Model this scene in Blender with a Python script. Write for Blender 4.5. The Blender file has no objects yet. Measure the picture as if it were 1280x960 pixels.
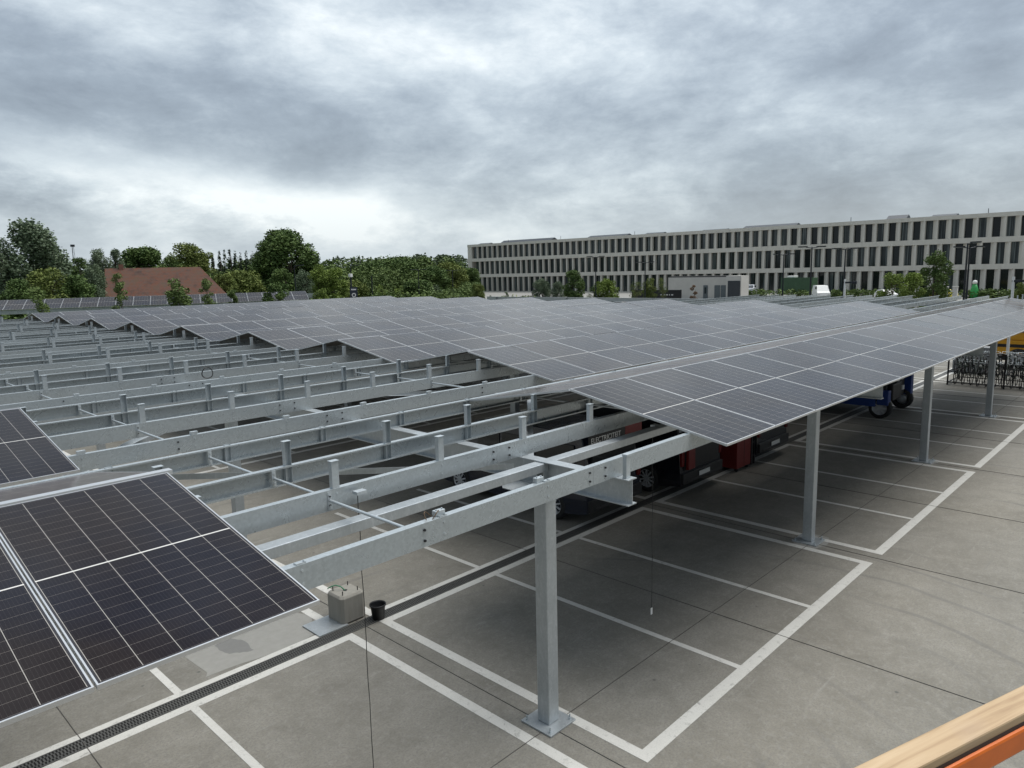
import bpy, math, random
from mathutils import Vector, Matrix
random.seed(7)
PI = math.pi
scene = bpy.context.scene
COL = scene.collection

# ------------------------------------------------------------------ helpers
class MB:
    """collects faces and builds one mesh object"""
    def __init__(s):
        s.v = []; s.f = []; s.m = []; s.smooth = []
    def add(s, verts, faces, mi=0, smooth=False):
        o = len(s.v); s.v.extend([tuple(v) for v in verts])
        for f in faces:
            s.f.append(tuple(i + o for i in f)); s.m.append(mi); s.smooth.append(smooth)
    def box(s, x0, x1, y0, y1, z0, z1, mi=0, M=None):
        vs = [Vector((x, y, z)) for z in (z0, z1) for y in (y0, y1) for x in (x0, x1)]
        if M is not None: vs = [M @ v for v in vs]
        s.add(vs, [(0,2,3,1),(4,5,7,6),(0,1,5,4),(2,6,7,3),(0,4,6,2),(1,3,7,5)], mi)
    def prism(s, poly, a0, a1, axis='x', mi=0, M=None):
        """poly: 2d points, extruded along axis"""
        n = len(poly)
        def P(p, a):
            if axis == 'x': return Vector((a, p[0], p[1]))
            if axis == 'y': return Vector((p[0], a, p[1]))
            return Vector((p[0], p[1], a))
        vs = [P(p, a0) for p in poly] + [P(p, a1) for p in poly]
        if M is not None: vs = [M @ v for v in vs]
        fs = [tuple(range(n))[::-1], tuple(range(n, 2*n))]
        fs += [(i, (i+1) % n, n + (i+1) % n, n + i) for i in range(n)]
        s.add(vs, fs, mi)
    def tube(s, p0, p1, r0, r1=None, n=10, mi=0, caps=True):
        p0 = Vector(p0); p1 = Vector(p1); r1 = r0 if r1 is None else r1
        d = (p1 - p0).normalized(); a = d.orthogonal().normalized(); b = d.cross(a)
        vs = []
        for p, r in ((p0, r0), (p1, r1)):
            for i in range(n):
                t = 2*PI*i/n; vs.append(p + (a*math.cos(t) + b*math.sin(t))*r)
        fs = [(i, (i+1) % n, n + (i+1) % n, n + i) for i in range(n)]
        s.add(vs, fs, mi, n > 6)
        if caps: s.add(vs, [tuple(range(n))[::-1], tuple(range(n, 2*n))], mi)
    def path(s, pts, r, n=6, mi=0):
        for a, b in zip(pts[:-1], pts[1:]): s.tube(a, b, r, r, n, mi)
    def lathe(s, prof, n=24, mi=0, c=(0,0,0), axis='z'):
        vs = []
        for (r, h) in prof:
            for i in range(n):
                t = 2*PI*i/n
                if axis == 'z': vs.append((c[0]+r*math.cos(t), c[1]+r*math.sin(t), c[2]+h))
                elif axis == 'x': vs.append((c[0]+h, c[1]+r*math.cos(t), c[2]+r*math.sin(t)))
                else: vs.append((c[0]+r*math.sin(t), c[1]+h, c[2]+r*math.cos(t)))
        fs = []
        for k in range(len(prof)-1):
            for i in range(n):
                fs.append((k*n+i, k*n+(i+1) % n, (k+1)*n+(i+1) % n, (k+1)*n+i))
        s.add(vs, fs, mi, True)
    def mesh(s, name):
        me = bpy.data.meshes.new(name); me.from_pydata(s.v, [], s.f)
        me.polygons.foreach_set('material_index', s.m)
        me.polygons.foreach_set('use_smooth', s.smooth)
        me.update(); return me
    def build(s, name, mats, parent=None, bevel=0):
        me = s.mesh(name)
        for m in (mats if isinstance(mats, (list, tuple)) else [mats]): me.materials.append(m)
        o = bpy.data.objects.new(name, me); COL.objects.link(o)
        if parent: o.parent = parent
        if bevel:
            b = o.modifiers.new('b', 'BEVEL'); b.width = bevel; b.segments = 2; b.limit_method = 'ANGLE'; b.angle_limit = 0.7
            me.validate()
        return o

def tag(o, label=None, cat=None, group=None, kind=None):
    if label: o['label'] = label
    if cat: o['category'] = cat
    if group: o['group'] = group
    if kind: o['kind'] = kind
    return o
def empty(name, loc=(0,0,0), rz=0):
    o = bpy.data.objects.new(name, None); COL.objects.link(o)
    o.location = loc; o.rotation_euler = (0, 0, rz); o.empty_display_size = .2
    return o
KIDS = {}
def clone(o, parent=None):
    c = o.copy(); COL.objects.link(c); c.parent = parent
    for ch in [x for x in o.children]: clone(ch, c)
    return c
def ordn(n):
    return '%d%s' % (n, 'th' if 10 <= n % 100 <= 20 else {1:'st',2:'nd',3:'rd'}.get(n % 10, 'th'))

# ------------------------------------------------------------------ materials
def nt(name):
    m = bpy.data.materials.new(name); m.use_nodes = True
    t = m.node_tree; b = t.nodes['Principled BSDF']; return m, t, b
def N(t, typ, **kw):
    n = t.nodes.new(typ)
    for k, v in kw.items(): setattr(n, k, v)
    return n
def L(t, a, b): t.links.new(a, b)
def noise(t, scale, detail=4, rough=.55, vec=None, dist=0):
    n = N(t, 'ShaderNodeTexNoise'); n.inputs['Scale'].default_value = scale
    n.inputs['Detail'].default_value = detail; n.inputs['Roughness'].default_value = rough
    n.inputs['Distortion'].default_value = dist
    if vec is not None: L(t, vec, n.inputs['Vector'])
    return n
def ramp(t, src, stops):
    r = N(t, 'ShaderNodeValToRGB'); e = r.color_ramp.elements
    while len(e) < len(stops): e.new(.5)
    for i, (p, c) in enumerate(stops):
        e[i].position = p; e[i].color = (*c, 1) if len(c) == 3 else c
    L(t, src, r.inputs[0]); return r
def mix(t, f, a, b, mode='MIX'):
    n = N(t, 'ShaderNodeMix', data_type='RGBA', blend_type=mode)
    for s, v in ((n.inputs[0], f), (n.inputs[6], a), (n.inputs[7], b)):
        if hasattr(v, 'is_linked'): L(t, v, s)
        elif isinstance(v, (tuple, list)): s.default_value = (*v, 1) if len(v) == 3 else v
        else: s.default_value = v
    return n.outputs[2]
def M_(t, op, a, b=None, c=None):
    n = N(t, 'ShaderNodeMath', operation=op)
    for s, v in zip(n.inputs, (a, b, c)):
        if v is None: continue
        if hasattr(v, 'is_linked'): L(t, v, s)
        else: s.default_value = v
    return n.outputs[0]
def gcoord(t):   # world position
    return N(t, 'ShaderNodeNewGeometry').outputs['Position']
def ocoord(t): return N(t, 'ShaderNodeTexCoord').outputs['Object']
def bump(t, b, h, strength=.3, dist=.01):
    n = N(t, 'ShaderNodeBump'); n.inputs['Strength'].default_value = strength; n.inputs['Distance'].default_value = dist
    L(t, h, n.inputs['Height']); L(t, n.outputs[0], b.inputs['Normal'])
def simple(name, col, rough=.6, metal=0, var=.15, vs=6, coat=0, bumpy=0):
    m, t, b = nt(name)
    n = noise(t, vs, 5, .6, gcoord(t))
    c = mix(t, n.outputs[0], tuple(x*(1-var) for x in col), tuple(min(1, x*(1+var)) for x in col))
    L(t, c, b.inputs['Base Color']); b.inputs['Roughness'].default_value = rough; b.inputs['Metallic'].default_value = metal
    b.inputs['Coat Weight'].default_value = coat
    if bumpy: bump(t, b, n.outputs[0], bumpy)
    return m

def mat_concrete():
    m, t, b = nt('concrete_paving'); g = gcoord(t)
    n1 = noise(t, .35, 5, .6, g); n2 = noise(t, 2.3, 6, .65, g, .6); n3 = noise(t, 34, 5, .8, g); n4 = noise(t, .12, 3, .5, g)
    c = ramp(t, n2.outputs[0], [(.25, (.178, .168, .144)), (.5, (.224, .213, .186)), (.75, (.272, .260, .232))]).outputs[0]
    c = mix(t, ramp(t, n1.outputs[0], [(.3, (0, 0, 0)), (.72, (1, 1, 1))]).outputs[0], c, mix(t, .8, c, (.68, .66, .62), 'MULTIPLY'))
    c = mix(t, ramp(t, n4.outputs[0], [(.35, (0, 0, 0)), (.7, (.7, .7, .7))]).outputs[0], c, mix(t, .7, c, (1.02, .96, .84), 'MULTIPLY'))
    c = mix(t, ramp(t, n3.outputs[0], [(.36, (.75, .75, .75)), (.55, (0, 0, 0))]).outputs[0], c, (.12, .116, .105))
    # each cast slab has its own shade (slabs 4.0 x 4.14 m)
    sep = N(t, 'ShaderNodeSeparateXYZ'); L(t, g, sep.inputs[0])
    sx = M_(t, 'FLOOR', M_(t, 'DIVIDE', M_(t, 'ADD', sep.outputs[0], .24), 3.9975)); sy = M_(t, 'FLOOR', M_(t, 'DIVIDE', M_(t, 'SUBTRACT', sep.outputs[1], 1.25), 4.08))
    cb = N(t, 'ShaderNodeCombineXYZ'); L(t, sx, cb.inputs[0]); L(t, sy, cb.inputs[1])
    wn = N(t, 'ShaderNodeTexWhiteNoise'); L(t, cb.outputs[0], wn.inputs[0])
    c = mix(t, wn.outputs[0], c, mix(t, 1, c, (.90, .91, .92), 'MULTIPLY'))
    n6 = noise(t, 11, 6, .8, g, .3)
    c = mix(t, ramp(t, n6.outputs[0], [(.5, (0, 0, 0)), (.7, (.5, .5, .5))]).outputs[0], c, (.27, .262, .24))
    # sparse dark drips and pale scuffs
    v = N(t, 'ShaderNodeTexVoronoi'); v.inputs['Scale'].default_value = 1.3; L(t, g, v.inputs[0])
    c = mix(t, ramp(t, v.outputs['Distance'], [(.02, (.8, .8, .8)), (.045, (0, 0, 0))]).outputs[0], c, (.07, .068, .065))
    vb = N(t, 'ShaderNodeTexVoronoi'); vb.inputs['Scale'].default_value = .34; L(t, g, vb.inputs[0])
    oil = M_(t, 'MULTIPLY', ramp(t, vb.outputs['Distance'], [(.0, (1, 1, 1)), (.16, (0, 0, 0))]).outputs[0], ramp(t, n2.outputs[0], [(.4, (0, 0, 0)), (.62, (.75, .75, .75))]).outputs[0])
    c = mix(t, oil, c, (.085, .08, .072))
    rg = noise(t, .22, 2, .5, g); tw = N(t, 'ShaderNodeTexWave', wave_type='RINGS', rings_direction='Z'); tw.inputs['Scale'].default_value = .35; tw.inputs['Distortion'].default_value = 3; L(t, g, tw.inputs[0])
    ty = M_(t, 'MULTIPLY', ramp(t, tw.outputs[0], [(.955, (0, 0, 0)), (.99, (.5, .5, .5))]).outputs[0], ramp(t, rg.outputs[0], [(.52, (0, 0, 0)), (.64, (.8, .8, .8))]).outputs[0])
    c = mix(t, ty, c, (.10, .096, .09))
    st = N(t, 'ShaderNodeMapping'); st.inputs['Rotation'].default_value = (0, 0, .5); st.inputs['Scale'].default_value = (.5, 5, 1); L(t, g, st.inputs[0])
    n5 = noise(t, 1.2, 6, .7, st.outputs[0], .5)
    c = mix(t, ramp(t, n5.outputs[0], [(.62, (0, 0, 0)), (.72, (.35, .35, .35))]).outputs[0], c, (.31, .305, .285))
    c = mix(t, ramp(t, n5.outputs[0], [(.28, (.4, .4, .4)), (.38, (0, 0, 0))]).outputs[0], c, (.12, .118, .11))
    L(t, c, b.inputs['Base Color']); b.inputs['Roughness'].default_value = .78
    bump(t, b, n3.outputs[0], .25, .004); return m
def mat_paint():
    m, t, b = nt('road_paint'); g = gcoord(t)
    n = noise(t, 9, 6, .7, g, .5); n2 = noise(t, 1.4, 4, .6, g); n3 = noise(t, 60, 3, .7, g)
    c = mix(t, n2.outputs[0], (.45, .44, .405), (.62, .61, .575))
    c = mix(t, ramp(t, n.outputs[0], [(.56, (0, 0, 0)), (.72, (.8, .8, .8))]).outputs[0], c, (.21, .205, .187))
    c = mix(t, ramp(t, n3.outputs[0], [(.3, (.4, .4, .4)), (.5, (0, 0, 0))]).outputs[0], c, (.3, .295, .27))
    L(t, c, b.inputs['Base Color']); b.inputs['Roughness'].default_value = .6; return m
def mat_galv(name='galvanised_steel', base=.52, rough=.32, metal=.5, spangle=1.0):
    m, t, b = nt(name); g = gcoord(t)
    v = N(t, 'ShaderNodeTexVoronoi'); v.inputs['Scale'].default_value = 45; L(t, g, v.inputs[0])
    n = noise(t, 3.2, 5, .65, g, .8)
    st = N(t, 'ShaderNodeMapping'); st.inputs['Scale'].default_value = (16, 16, 5); L(t, g, st.inputs[0])
    n2 = noise(t, 1.5, 5, .7, st.outputs[0], 1.2)
    c = ramp(t, v.outputs['Color'], [(0, (base*.84, base*.92, base*.95)), (1, (base*1.04, base*1.14, base*1.18))]).outputs[0]
    c = mix(t, .35*spangle, c, mix(t, n.outputs[0], (base*.62, base*.68, base*.72), (base*1.25, base*1.3, base*1.34)))
    c = mix(t, ramp(t, n2.outputs[0], [(.5, (0, 0, 0)), (.8, (.26*spangle,)*3)]).outputs[0], c, (.72, .74, .76))
    L(t, c, b.inputs['Base Color']); b.inputs['Metallic'].default_value = metal
    r = M_(t, 'MULTIPLY_ADD', n.outputs[0], .3, rough-.12); L(t, r, b.inputs['Roughness'])
    bump(t, b, n.outputs[0], .04, .003); return m
PW, PL = 1.289, 2.384     # panel size
def mat_cells():
    m, t, b = nt('solar_cells'); o = ocoord(t)
    sep = N(t, 'ShaderNodeSeparateXYZ'); L(t, o, sep.inputs[0]); x, y = sep.outputs[0], sep.outputs[1]
    cw = (PW-.05)/6
    def line(coord, off, pitch, half):
        f = M_(t, 'PINGPONG', M_(t, 'SUBTRACT', coord, off), pitch/2)   # 0 at lines
        return M_(t, 'LESS_THAN', f, half)
    lx = line(x, .025, cw, .0019)
    hy = (PL/2-.03)/11
    y2 = M_(t, 'ABSOLUTE', M_(t, 'SUBTRACT', y, PL/2))
    ly = line(y2, .008, hy, .0009)
    mid = M_(t, 'LESS_THAN', y2, .006)
    bb = line(x, .025+cw/20, cw/10, .00045)
    edge = M_(t, 'MAXIMUM', M_(t, 'GREATER_THAN', M_(t, 'ABSOLUTE', M_(t, 'SUBTRACT', x, PW/2)), PW/2-.022), M_(t, 'GREATER_THAN', y2, PL/2-.022))
    ri = N(t, 'ShaderNodeObjectInfo'); n = noise(t, .8, 2, .5, gcoord(t))
    cell = mix(t, ri.outputs['Random'], (.007, .005, .0055), (.011, .0075, .007))
    # blue-black cells towards some panels' edges
    cell = mix(t, ramp(t, n.outputs[0], [(.45, (0, 0, 0)), (.65, (1, 1, 1))]).outputs[0], cell, (.005, .005, .010))
    c = mix(t, M_(t, 'MULTIPLY', bb, .22), cell, (.13, .125, .12))
    c = mix(t, M_(t, 'MULTIPLY', ly, .5), c, (.32, .29, .26))
    c = mix(t, lx, c, (.32, .305, .28)); c = mix(t, mid, c, (.62, .61, .58)); c = mix(t, edge, c, (.03, .03, .035))
    # a thin film of dust
    d = noise(t, 5, 6, .7, gcoord(t))
    c = mix(t, ramp(t, d.outputs[0], [(.3, (0.0,)*3), (.8, (.014,)*3)]).outputs[0], c, (.45, .36, .31))
    L(t, c, b.inputs['Base Color']); b.inputs['Roughness'].default_value = .2
    b.inputs['IOR'].default_value = 1.34; b.inputs['Specular Tint'].default_value = (1, .88, .86, 1); b.inputs['Sheen Roughness'].default_value = .24; b.inputs['Sheen Tint'].default_value = (1, .84, .74, 1); L(t, M_(t, 'MULTIPLY_ADD', ri.outputs['Random'], .26, .32), b.inputs['Sheen Weight']); b.inputs['Specular IOR Level'].default_value = .5
    L(t, M_(t, 'MULTIPLY_ADD', d.outputs[0], .1, .05), b.inputs['Roughness'])
    return m
def mat_leaf(name, c0, c1):
    m, t, b = nt(name); g = gcoord(t)
    ri = N(t, 'ShaderNodeNewGeometry').outputs['Random Per Island']
    n = noise(t, .6, 4, .7, g)
    c = mix(t, ramp(t, n.outputs[0], [(.35, (0, 0, 0)), (.65, (1, 1, 1))]).outputs[0], tuple(x*1.2 for x in c0), tuple(x*1.25 for x in c1)); c = mix(t, M_(t, 'MULTIPLY', ri, .5), c, mix(t, 1, c, (.45, .5, .45), 'MULTIPLY'))
    L(t, c, b.inputs['Base Color']); b.inputs['Roughness'].default_value = .75
    b.inputs['Specular IOR Level'].default_value = .25
    return m
def mat_glass_dark():
    m, t, b = nt('office_glass'); o = ocoord(t); g = gcoord(t)
    ri = N(t, 'ShaderNodeObjectInfo').outputs['Random']
    mp = N(t, 'ShaderNodeMapping'); mp.inputs['Scale'].default_value = (1, 5, .05); L(t, g, mp.inputs[0])
    n = noise(t, 1, 4, .7, mp.outputs[0])
    cur = M_(t, 'MULTIPLY', ramp(t, n.outputs[0], [(.5, (0, 0, 0)), (.62, (1, 1, 1))]).outputs[0], M_(t, 'GREATER_THAN', ri, .42))
    c = mix(t, ri, (.006, .010, .012), (.018, .026, .028)); c = mix(t, M_(t, 'MULTIPLY', cur, .7), c, (.22, .26, .26))
    L(t, c, b.inputs['Base Color']); b.inputs['Roughness'].default_value = .08; b.inputs['IOR'].default_value = 1.45
    return m
def mat_rooftile():
    m, t, b = nt('red_roof_tiles'); g = gcoord(t)
    n = noise(t, .5, 5, .7, g); n2 = noise(t, 2.2, 5, .75, g)
    c = ramp(t, n.outputs[0], [(.38, (.03, .012, .006)), (.5, (.10, .027, .008)), (.62, (.07, .036, .016))]).outputs[0]
    c = mix(t, ramp(t, n2.outputs[0], [(.4, (0, 0, 0)), (.62, (.8, .8, .8))]).outputs[0], c, (.06, .04, .03))
    w = N(t, 'ShaderNodeTexWave', bands_direction='Z'); w.inputs['Scale'].default_value = .7; L(t, g, w.inputs[0])
    c = mix(t, M_(t, 'MULTIPLY', w.outputs[0], .25), c, (.1, .04, .03))
    L(t, c, b.inputs['Base Color']); b.inputs['Roughness'].default_value = .85; return m
def mat_facade():
    m, t, b = nt('precast_concrete'); g = gcoord(t)
    st = N(t, 'ShaderNodeMapping'); st.inputs['Scale'].default_value = (1, 1, .15); L(t, g, st.inputs[0])
    n = noise(t, 1.4, 6, .7, st.outputs[0]); n2 = noise(t, .3, 4, .6, g)
    c = mix(t, n.outputs[0], (.56, .53, .47), (.80, .77, .70)); c = mix(t, n2.outputs[0], c, mix(t, .6, c, (.85, .84, .82), 'MULTIPLY'))
    L(t, c, b.inputs['Base Color']); b.inputs['Roughness'].default_value = .85; return m
def mat_wood():
    m, t, b = nt('pale_timber'); o = ocoord(t)
    mp = N(t, 'ShaderNodeMapping'); mp.inputs['Scale'].default_value = (1.5, 28, 28); L(t, o, mp.inputs[0])
    n = noise(t, 1.6, 6, .6, mp.outputs[0], .6); n2 = noise(t, 5, 3, .5, o)
    c = ramp(t, n.outputs[0], [(.3, (.27, .17, .09)), (.48, (.42, .295, .17)), (.7, (.50, .37, .23))]).outputs[0]
    c = mix(t, ramp(t, n2.outputs[0], [(.6, (0, 0, 0)), (.8, (.4, .4, .4))]).outputs[0], c, (.38, .28, .2))
    L(t, c, b.inputs['Base Color']); b.inputs['Roughness'].default_value = .7; bump(t, b, n.outputs[0], .15, .002); return m
def mat_drain():
    m, t, b = nt('cast_iron_grate'); g = gcoord(t)
    n = noise(t, 8, 4, .6, g)
    c = mix(t, n.outputs[0], (.045, .045, .043), (.10, .098, .09))
    L(t, c, b.inputs['Base Color']); b.inputs['Roughness'].default_value = .6; return m
def mat_ground():
    m, t, b = nt('grassland'); g = gcoord(t)
    n = noise(t, .08, 5, .6, g); n2 = noise(t, 3, 5, .7, g)
    c = ramp(t, n.outputs[0], [(.35, (.035, .06, .02)), (.6, (.06, .085, .03)), (.8, (.10, .10, .05))]).outputs[0]
    c = mix(t, n2.outputs[0], c, mix(t, 1, c, (.6, .65, .6), 'MULTIPLY'))
    L(t, c, b.inputs['Base Color']); b.inputs['Roughness'].default_value = .95; return m
def mat_block():
    m, t, b = nt('cast_block_concrete'); g = gcoord(t)
    st = N(t, 'ShaderNodeMapping'); st.inputs['Scale'].default_value = (6, 6, .7); L(t, g, st.inputs[0])
    n = noise(t, 2.2, 6, .7, st.outputs[0]); n2 = noise(t, 5, 6, .7, g)
    c = mix(t, n.outputs[0], (.15, .135, .11), (.36, .345, .305)); c = mix(t, M_(t, 'MULTIPLY', n2.outputs[0], .6), c, (.30, .29, .26))
    L(t, c, b.inputs['Base Color']); b.inputs['Roughness'].default_value = .9; bump(t, b, n2.outputs[0], .4, .01); return m

CONC = mat_concrete(); PAINT = mat_paint(); GALV = mat_galv(); PURL = mat_galv('mill_galvanised_sheet', .43, .26, .45, .3)
HDG = mat_galv('hot_dip_steel', .44, .34, .5, 1.7)
CELLS = mat_cells(); ALU = simple('anodised_aluminium', (.66, .67, .68), .38, .75, .05, 3)
BACK = simple('panel_backsheet', (.16, .15, .14), .6)
FAC = mat_facade(); GLS = mat_glass_dark(); ROOFT = mat_rooftile(); WOOD = mat_wood(); DRAIN = mat_drain(); GROUND = mat_ground(); BLOCK = mat_block()
BLACKP = simple('black_plastic', (.012, .012, .013), .45, 0, .2)
BLACKM = simple('black_metal', (.02, .02, .022), .45, .3, .2)
DARKV = simple('black_car_paint', (.008, .010, .014), .25, 0, .1, 2, .6)
NAVYV = simple('navy_car_paint', (.008, .011, .022), .25, 0, .1, 2, .6)
VGLASS = simple('vehicle_glass', (.01, .013, .015), .06)
RUB = simple('tyre_rubber', (.016, .016, .016), .8, 0, .25, 20)
RIM = simple('alloy_rim', (.62, .63, .64), .35, .3, .1)
RED = simple('red_paint', (.15, .010, .009), .4, 0, .15)
REDL = simple('red_lens', (.12, .008, .008), .2)
ORL = simple('amber_lens', (.55, .16, .06), .25)
WHITE = simple('white_paint', (.72, .72, .70), .4, 0, .04)
PLATE = simple('plate_white', (.62, .62, .60), .4, 0, .1)
BLUE = simple('blue_paint', (.012, .045, .20), .4, 0, .15)
GREYP = simple('grey_panel', (.22, .23, .24), .5, 0, .1)
YEL = simple('yellow_paint', (.62, .30, .015), .45, 0, .12)
YDK = simple('dark_yellow_grime', (.10, .07, .03), .6)
ORANGE = simple('orange_enamel', (.66, .14, .010), .42, .1, .22, 14)
GREEN = simple('container_green', (.045, .10, .05), .6, 0, .25, 2)
GRN2 = simple('bright_green', (.03, .30, .07), .5)
LAMPM = simple('dark_lamp_post', (.02, .024, .03), .5, .4, .1)
LAMPH = simple('lamp_housing', (.5, .52, .52), .35, .5, .05)
DARKSEAM = simple('joint_seal', (.095, .09, .082), .9, 0, .3, 8)
PALEC = simple('pale_cement_residue', (.26, .255, .235), .85, 0, .16, 9)
DAMPC = simple('damp_cement', (.17, .168, .16), .7, 0, .1, 9)
BARK = simple('bark', (.07, .055, .04), .9, 0, .3, 4)
BRICKW = simple('barn_brick', (.19, .09, .065), .85, 0, .25, 1.5)
ASPH = simple('asphalt', (.055, .055, .055), .9, 0, .2, 3)
PAVE = simple('light_paving', (.22, .215, .20), .85, 0, .12, 1)
CSHED = simple('shed_concrete', (.52, .505, .47), .85, 0, .14, .7)
ROLLER = simple('dark_grey_door', (.035, .04, .048), .5)
DOORG = simple('grey_door', (.10, .12, .13), .5)
CABLE = simple('cable_sheath', (.02, .02, .02), .6)
CABLEG = simple('green_cable', (.04, .20, .10), .5)
LEAVES = {
 'round': mat_leaf('leaves_dark_green', (.055, .095, .028), (.11, .16, .046)),
 'willow': mat_leaf('leaves_grey_green', (.085, .12, .075), (.16, .20, .125)),
 'olive': mat_leaf('leaves_olive', (.085, .115, .028), (.17, .20, .055)),
 'lime': mat_leaf('leaves_yellow_green', (.09, .13, .026), (.18, .24, .05)),
 'sparse': mat_leaf('leaves_mid_green', (.075, .115, .034), (.15, .20, .065)),
 'rust': mat_leaf('leaves_reddish', (.12, .08, .04), (.24, .14, .09)),
 'cypress': mat_leaf('leaves_cypress', (.022, .042, .02), (.04, .065, .03)),
 'hedge': mat_leaf('leaves_hedge', (.055, .09, .026), (.125, .17, .05)),
 'wood': mat_leaf('leaves_far_wood', (.065, .095, .05), (.115, .15, .078)),
}
# ------------------------------------------------------------------ ground
BP = 7.995; BL = 7.478; TP = 4.8798; ZB = 3.325
m = MB(); m.box(-900, 1100, -900, 1100, -.5, -.06); tag(m.build('ground', GROUND), kind='structure')
m = MB(); m.box(-45, 62, -40, 46.5, -.3, 0); tag(m.build('parking_pavement', CONC), kind='structure')
m = MB(); m.box(62.05, 95, -60, 150, -.2, -.03); tag(m.build('access_road', ASPH), kind='structure')
m = MB(); m.box(95.05, 139, -60, 160, -.2, -.02); tag(m.build('office_forecourt', PAVE), kind='structure')
# slab joints
m = MB()
for k in range(-9, 16):
    x = -.24 + 3.9975*k
    m.box(x-.004, x+.004, -39, 46, .0, .0085)
for y in (-6.9, -2.85, 1.25, 9.4, 13.4, 17.6, 25.7, 34):
    m.box(-44, 61, y-.004, y+.004, .0, .0075)
tag(m.build('slab_joints', DARKSEAM), kind='structure')
# painted bays
m = MB()
def ln(x0, x1, y0, y1, z=.004): m.box(x0, x1, y0, y1, .0005, z)
for k in range(-4, 7):
    x0 = k*BP; x1 = x0 + BL
    for base, flip in ((0, 1), (5.33, 0), (16.3, 1), (21.63, 0)):
        if flip: ye0, ye1, yi0, yi1 = base, base+.17, base+4.93, base+5.08
        else:    ye0, ye1, yi0, yi1 = base+4.95, base+5.1, base, base+.12
        lo, hi = min(ye1, yi1), max(ye0, yi0)
        ln(x0, x1, yi0, yi1)
        if base != 5.33: ln(x0, x1, ye0, ye1)
        w = .15
        ln(x0, x0+w, lo, hi); ln(x1-w, x1, lo, hi)
        for xs in (2.53, 4.97): ln(x0+xs-.05, x0+xs+.05, lo, hi)
tag(m.build('bay_markings', PAINT), kind='structure')
# pale cement residue where the footings were cast
def blob(name, pts, mat, z, am=.05):
    m = MB(); random.seed(len(pts)); q = []
    n = len(pts)
    for i in range(n):
        a = Vector(pts[i]); b = Vector(pts[(i+1) % n])
        for j in range(7):
            p = a.lerp(b, j/7); q.append((p.x+random.uniform(-.012, .012)+am*math.sin(i*2.1+j*.9), p.y+random.uniform(-.012, .012)+am*math.cos(i*1.3+j*.63)))
    m.prism(q, .0005, z, 'z'); return tag(m.build(name, mat), kind='structure')
blob('cement_residue', [(-2.6, 5.5), (-.95, 5.48), (-.6, 6.2), (-1.1, 7.1), (-2.45, 6.9)], PALEC, .0026)
blob('damp_stain', [(-2.1, 5.9), (-1.8, 5.75), (-1.75, 6.15), (-1.95, 6.45), (-2.15, 6.3)], DAMPC, .0034, .01)
for k in (1, 2, 3):
    x = -.165 + BP*k
    blob('grout_residue', [(x-.36, 1.05), (x+.1, .98), (x+.45, 1.1), (x+.4, 1.5), (x-.1, 1.62), (x-.38, 1.5)], PALEC, .0026, .02)
# drain
dr = MB()
dr.box(-40, 60, 5.085, 5.105, .0006, .010); dr.box(-40, 60, 5.305, 5.325, .0006, .010)
dr.box(-40, 60, 5.106, 5.304, .0003, .0020, 1)
DR = dr.build('drainage_channel', [DRAIN, simple('drain_void', (.008, .008, .008), .9)])
tag(DR, 'long black slotted drainage channel between the two rows of painted bays', 'drain')
gb = MB()
x = -9.0
while x < 11:
    gb.box(x, x+.018, 5.107, 5.16, .0021, .009); gb.box(x+.016, x+.034, 5.163, 5.248, .0021, .009); gb.box(x, x+.018, 5.25, 5.303, .0021, .009)
    x += .036
gb.box(-9, 11, 5.158, 5.164, .0021, .0095); gb.box(-9, 11, 5.246, 5.251, .0021, .0095)
gb.box(11, 60, 5.12, 5.29, .0021, .008); gb.box(-40, -9, 5.12, 5.29, .0021, .008)
gb.build('grate', DRAIN, DR)

# ------------------------------------------------------------------ columns
def column():
    r = empty('steel_column')
    s = MB(); a = .094
    s.box(-a, a, -a, a, .025, 3.02); s.build('shaft', HDG, r, .012)
    p = MB(); p.box(-.235, .235, -.245, .245, .003, .025); p.build('base_plate', HDG, r, .003)
    for sx in (-1, 1):
        for sy in (-1, 1):
            b = MB(); x, y = sx*.185, sy*.19
            b.tube((x, y, .025), (x, y, .03), .024, n=12); b.tube((x, y, .03), (x, y, .048), .018, n=6); b.tube((x, y, .048), (x, y, .09), .009, n=8)
            b.build('anchor_bolt', GALV, r)
    h = MB(); h.box(-.15, .15, -.16, .16, 3.02, 3.035); h.build('head_plate', HDG, r)
    return r
rowname = ['front row', '2nd row from the front', '3rd row from the front', '4th row from the front', '5th row from the front', '6th row from the front']
CY = [1.335, 9.47, 17.67, 25.8, 34.0, 42.1]
col0 = None
for j, y in enumerate(CY):
    for k in range(-1, 6 if j < 2 else 5):
        if k == -1 and j == 0: continue
        if k < 0 and j < 2: continue
        if j >= 2 and k > 3: continue
        if col0 is None: col0 = column(); o = col0
        else: o = clone(col0)
        o.location = (-.165+BP*k, y, 0)
        lab = 'square galvanised steel column, %s one along the %s of canopy columns' % (ordn(k+1 if j < 2 else k+2), rowname[j])
        if j == 0 and k == 0: lab = 'tall square galvanised column standing fully in view at the front of the canopy'
        if j == 0 and k == 1: lab = 'second galvanised column of the front row, under the solar panel edge'
        if j == 0 and k == 2: lab = 'third galvanised column of the front row, beside the blue truck'
        if j == 0 and k == 3: lab = 'fourth galvanised column of the front row, in front of the bicycle rack'
        tag(o, lab, 'column', 'canopy columns')

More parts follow.
